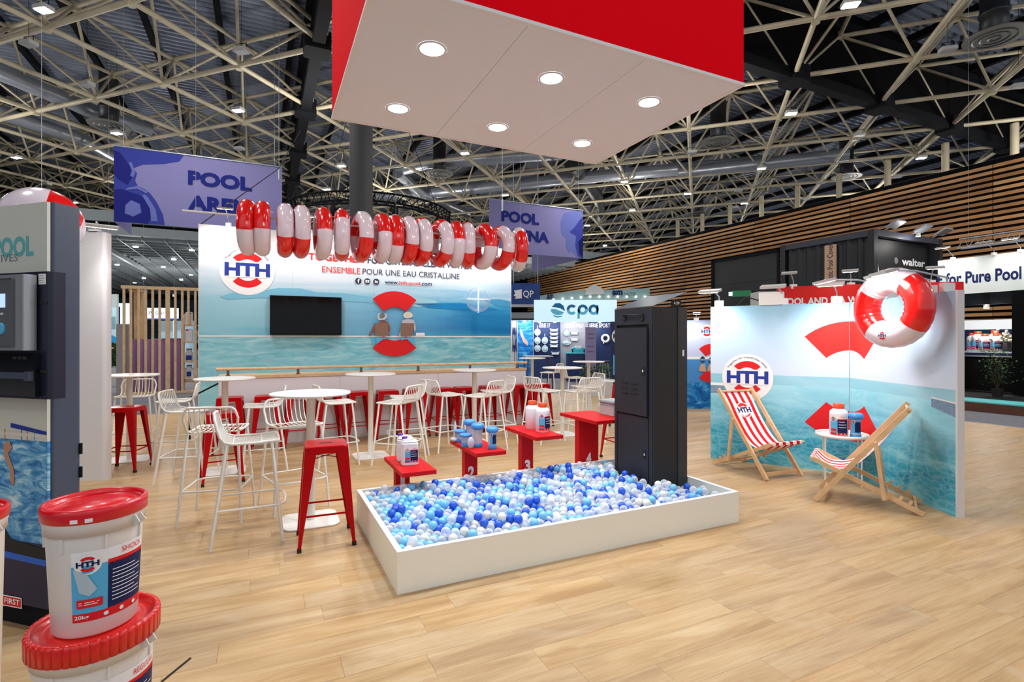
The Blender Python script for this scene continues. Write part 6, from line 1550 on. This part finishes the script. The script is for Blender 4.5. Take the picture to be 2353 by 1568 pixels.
for i, (zi, x_, kind, lb) in enumerate(((4, .14, 'jug', 'white jug on the top board of the timber shelf'), (3, .14, 'jug', 'white jug with red top on the second board of the timber shelf'), (3, .42, 'pot', 'round white container on the second board of the timber shelf'), (2, .16, 'pot', 'pale container with blue label on the third board of the timber shelf'),
                                     (2, .42, 'pot', 'blue and white container at the right of the third board'), (1, .16, 'pot', 'glass-like container on the fourth board of the timber shelf'), (0, .16, 'jug', 'white jug on the lowest board of the timber shelf'), (0, .42, 'jug', 'second white jug on the lowest board of the timber shelf'))):
    q = so_ + U * x_ + V * .17; t2 = thing('container', lb, 'container', (q.x, q.y, zs[zi]), TH, 'containers on the timber shelf')
    if kind == 'jug':
        m_ = MB(); m_.rbox(-.11, .11, -.08, .08, 0, .34, .04, bev=.02); m_.build('body', hdpe, t2); m_ = MB(); m_.lathe([(.035, .34), (.035, .39)], 12, 0, (-.04, 0, 0)); m_.build('cap', hdpe if i != 1 else orange_cap, t2); m_ = MB(); m_.tube([(.0, 0, .33), (.03, 0, .39), (.09, 0, .38), (.1, 0, .3)], .014, 6); m_.build('handle', hdpe, t2)
    else:
        m_ = MB(); m_.lathe([(.08, 0), (.1, .02), (.1, .26), (.07, .32), (.07, .36)], 20); m_.build('body', hdpe_grey, t2); m_ = MB(); m_.lathe([(.075, .36), (.075, .40)], 16); m_.build('cap', print_grey, t2)
        A = Art(); A.rect(-.08, 0, .08, .14, print_royal if i % 2 else print_sky, 6); A.emit('label', t2, around(.101, -pi / 2, .06), .001)
yp = 27.0; t = thing('lit_stand', 'bright white lit stand with spaced letters seen through the timber screen', 'stand', (0, yp, 0))
gw_ = mat('white_glow_board', sr(226, 242, 255), .5, emit=sr(220, 240, 255), es=.9); m_ = MB(); m_.box(xat(316, yp), xat(402, yp), 0, .3, zat(732, yp), zat(708, yp)); pn_ = m_.build('fascia', gw_, t)
m_ = MB(); m_.box(xat(314, yp), xat(404, yp), -.05, .4, zat(735, yp), zat(732, yp)); m_.build('fascia_edge', print_royal, t)
m_ = MB(); m_.box(xat(318, yp), xat(400, yp), 1.6, 1.7, 0, zat(735, yp)); m_.build('rear_wall', mat('pale_blue_board', sr(170, 200, 220), .6), t)
for x_ in (318, 400): m_ = MB(); m_.box(xat(x_, yp) - .06, xat(x_, yp) + .06, 0, .12, 0, zat(735, yp)); m_.build('post', grey_lt, t)
m_ = MB(); m_.box(xat(322, yp), xat(350, yp), .8, 1.1, .5, 1.6); m_.build('display_case', mat('case_blue', sr(120, 170, 196), .4), t)
A = Art()
for s2, x_ in (('P', 342), ('S', 356), ('H', 371)): A.text(s2, xat(x_, yp), zat(724, yp), xat(x_ + 6.5, yp), zat(716, yp), print_navy)
A.emit('print', pn_, flat(), .005)
t = thing('white_column_stand', 'white and navy stand end left of the lit stand', 'stand', (xat(270, 24), 24, 0)); m_ = MB(); m_.box(0, .4, 0, .3, 1.5, zat(697, 24)); m_.build('white_block', gw_, t); m_ = MB(); m_.box(.75, 1.0, 0, .3, 0, zat(688, 24)); m_.build('white_pillar', mat('white_board2', sr(236, 238, 240), .5), t); m_ = MB(); m_.box(.0, .12, -.02, 0, 1.7, zat(705, 24)); m_.build('navy_strip', print_navy, t); m_ = MB(); m_.box(0, .4, .05, .3, 0, 1.5); m_.build('lower_block', grey_lt, t)
yz_ = 19.0; t = thing('pool_brand_panel', 'pale panel printed with a pool picture right beside the white partition', 'panel', (0, yz_, 0)); m_ = MB(); m_.box(xat(200, yz_), xat(268, yz_), 0, .1, 0, zat(676, yz_)); pn_ = m_.build('board', mat('pale_green_board', sr(176, 190, 188), .6), t)
A = Art(); A.rect(xat(200, yz_), zat(788, yz_), xat(267, yz_), zat(707, yz_), mat('print_pale_blue', sr(186, 220, 232), .5)); A.up(); A.rect(xat(243, yz_), zat(757, yz_), xat(266, yz_), zat(728, yz_), mat('print_grey_blue', sr(120, 160, 172), .5)); A.poly([(xat(x, yz_), zat(y, yz_)) for x, y in ((225, 788), (225, 760), (240, 762), (267, 775), (267, 788))], mat('print_pool_blue', sr(36, 150, 214), .5)); A.text('izzarri', xat(226, yz_), zat(720, yz_), xat(257, yz_), zat(712, yz_), print_ink, .03); A.emit('print', pn_, flat(), .004)
yh = 17.5; t = thing('hedge', 'clipped green hedge wall beside the white partition', 'hedge', (0, yh, 0)); m_ = MB(); m_.box(xat(200, yh), xat(269, yh), 0, .3, zat(842, yh), zat(790, yh)); m_.build('backing', mat('hedge_core', sr(20, 52, 16), .9), t); m_ = MB()
for k in range(1100):
    c_ = Vector((rl.uniform(xat(205, yh), xat(269, yh)), -rl.uniform(0, .07), rl.uniform(zat(842, yh), zat(789, yh)))); a_ = rl.uniform(0, 6.3); d_ = Vector((cos(a_) * .8, -.5, sin(a_) * .8)).normalized(); s2 = d_.cross(Vector((0, 1, .3))).normalized() * .02
    m_.add([c_, c_ + d_ * .035 + s2, c_ + d_ * .07, c_ + d_ * .035 - s2], [(0, 1, 2, 3)])
tag(m_.build('leaves', leaf_m, t), kind='stuff')
m_ = MB(); m_.box(xat(200, yh), xat(269, yh), -.3, .32, 0, zat(846, yh)); m_.build('white_base', grey_lt, t); m_ = MB(); m_.beam((xat(200, yh), -.12, zat(806, yh)), (xat(268, yh), -.12, zat(800, yh)), .004, .06); m_.build('barrier_tape', mat('barrier_tape', sr(226, 150, 140), .5), t)
# dark brown crate just visible on the aisle carpet
t = thing('grey_mat', 'grey carpeted step at the left edge of the plank floor', 'step', G(262, 925), TH); m_ = MB(); m_.box(-1.2, .9, 0, .8, -.003, .04); m_.build('step_top', carpet.m, t); m_ = MB(); m_.box(-1.2, .9, -.01, 0, -.003, .042); m_.build('nosing', steel, t)

# ================================================================== FILL LAMPS ADDED TO BRIGHTEN THE NEIGHBOURING STANDS (fittings made up too)
def fill_lamp(p, power, label, r=.12, hang=False):
    t = thing('stand_fill_lamp', label, 'lamp', p, 0, 'added fill lamps at the neighbouring stands'); m_ = MB(); m_.lathe([(.06, .0), (.06, .09), (.02, .1)], 14); m_.build('housing', white_metal, t)
    m_ = MB(); m_.lathe([(.001, -.002), (.055, -.002)], 14, cap=False); m_.build('lens', lit, t)
    if p[1] > 17 and p[2] > 2.5: m_ = MB(); m_.tube([(0, 0, .1), (0, 0, (8.1 if p[1] > 31.5 and p[0] < 0 else ZD) - p[2])], .004, 4); m_.build('hanging_cable', steel, t)
    lamp('POINT', Vector(p) - Vector((0, 0, .12)), power, (1, .98, .95), r)
for px in (1240, 1275, 1320, 1378): fill_lamp((xat(px, YB - .6), YB - .6, 2.22), 19, 'small round fill lamp added under the canopy board of the pool accessory stand')
fill_lamp((xat(1205, YB - .5), YB - .5, 2.22), 28, 'small round fill lamp added above the swimmer photograph')
for px, y_, z_, w_ in ((250, 17.6, 2.9, 90), (330, 24.5, 3.6, 220), (400, 24.5, 3.6, 220), (300, 38, 5.2, 600), (420, 44, 5.2, 600), (1230, 40, 5.2, 500)): fill_lamp((xat(px, y_), y_, z_), w_, 'bright added fill lamp hanging in the hall beyond the left stand' if px < 1000 else 'bright added fill lamp hanging far behind the lit sign')
q = fo2 + U * .1 + V * (vc(2262, AF) - vR); fill_lamp((q.x, q.y, 2.35), 40, 'small fill lamp added under the black lintel above the bottles')
q = CO + U * 1.6 - V * .35; fill_lamp((q.x, q.y, ch_ - .12), 25, 'small fill lamp added under the roof of the black container stand')
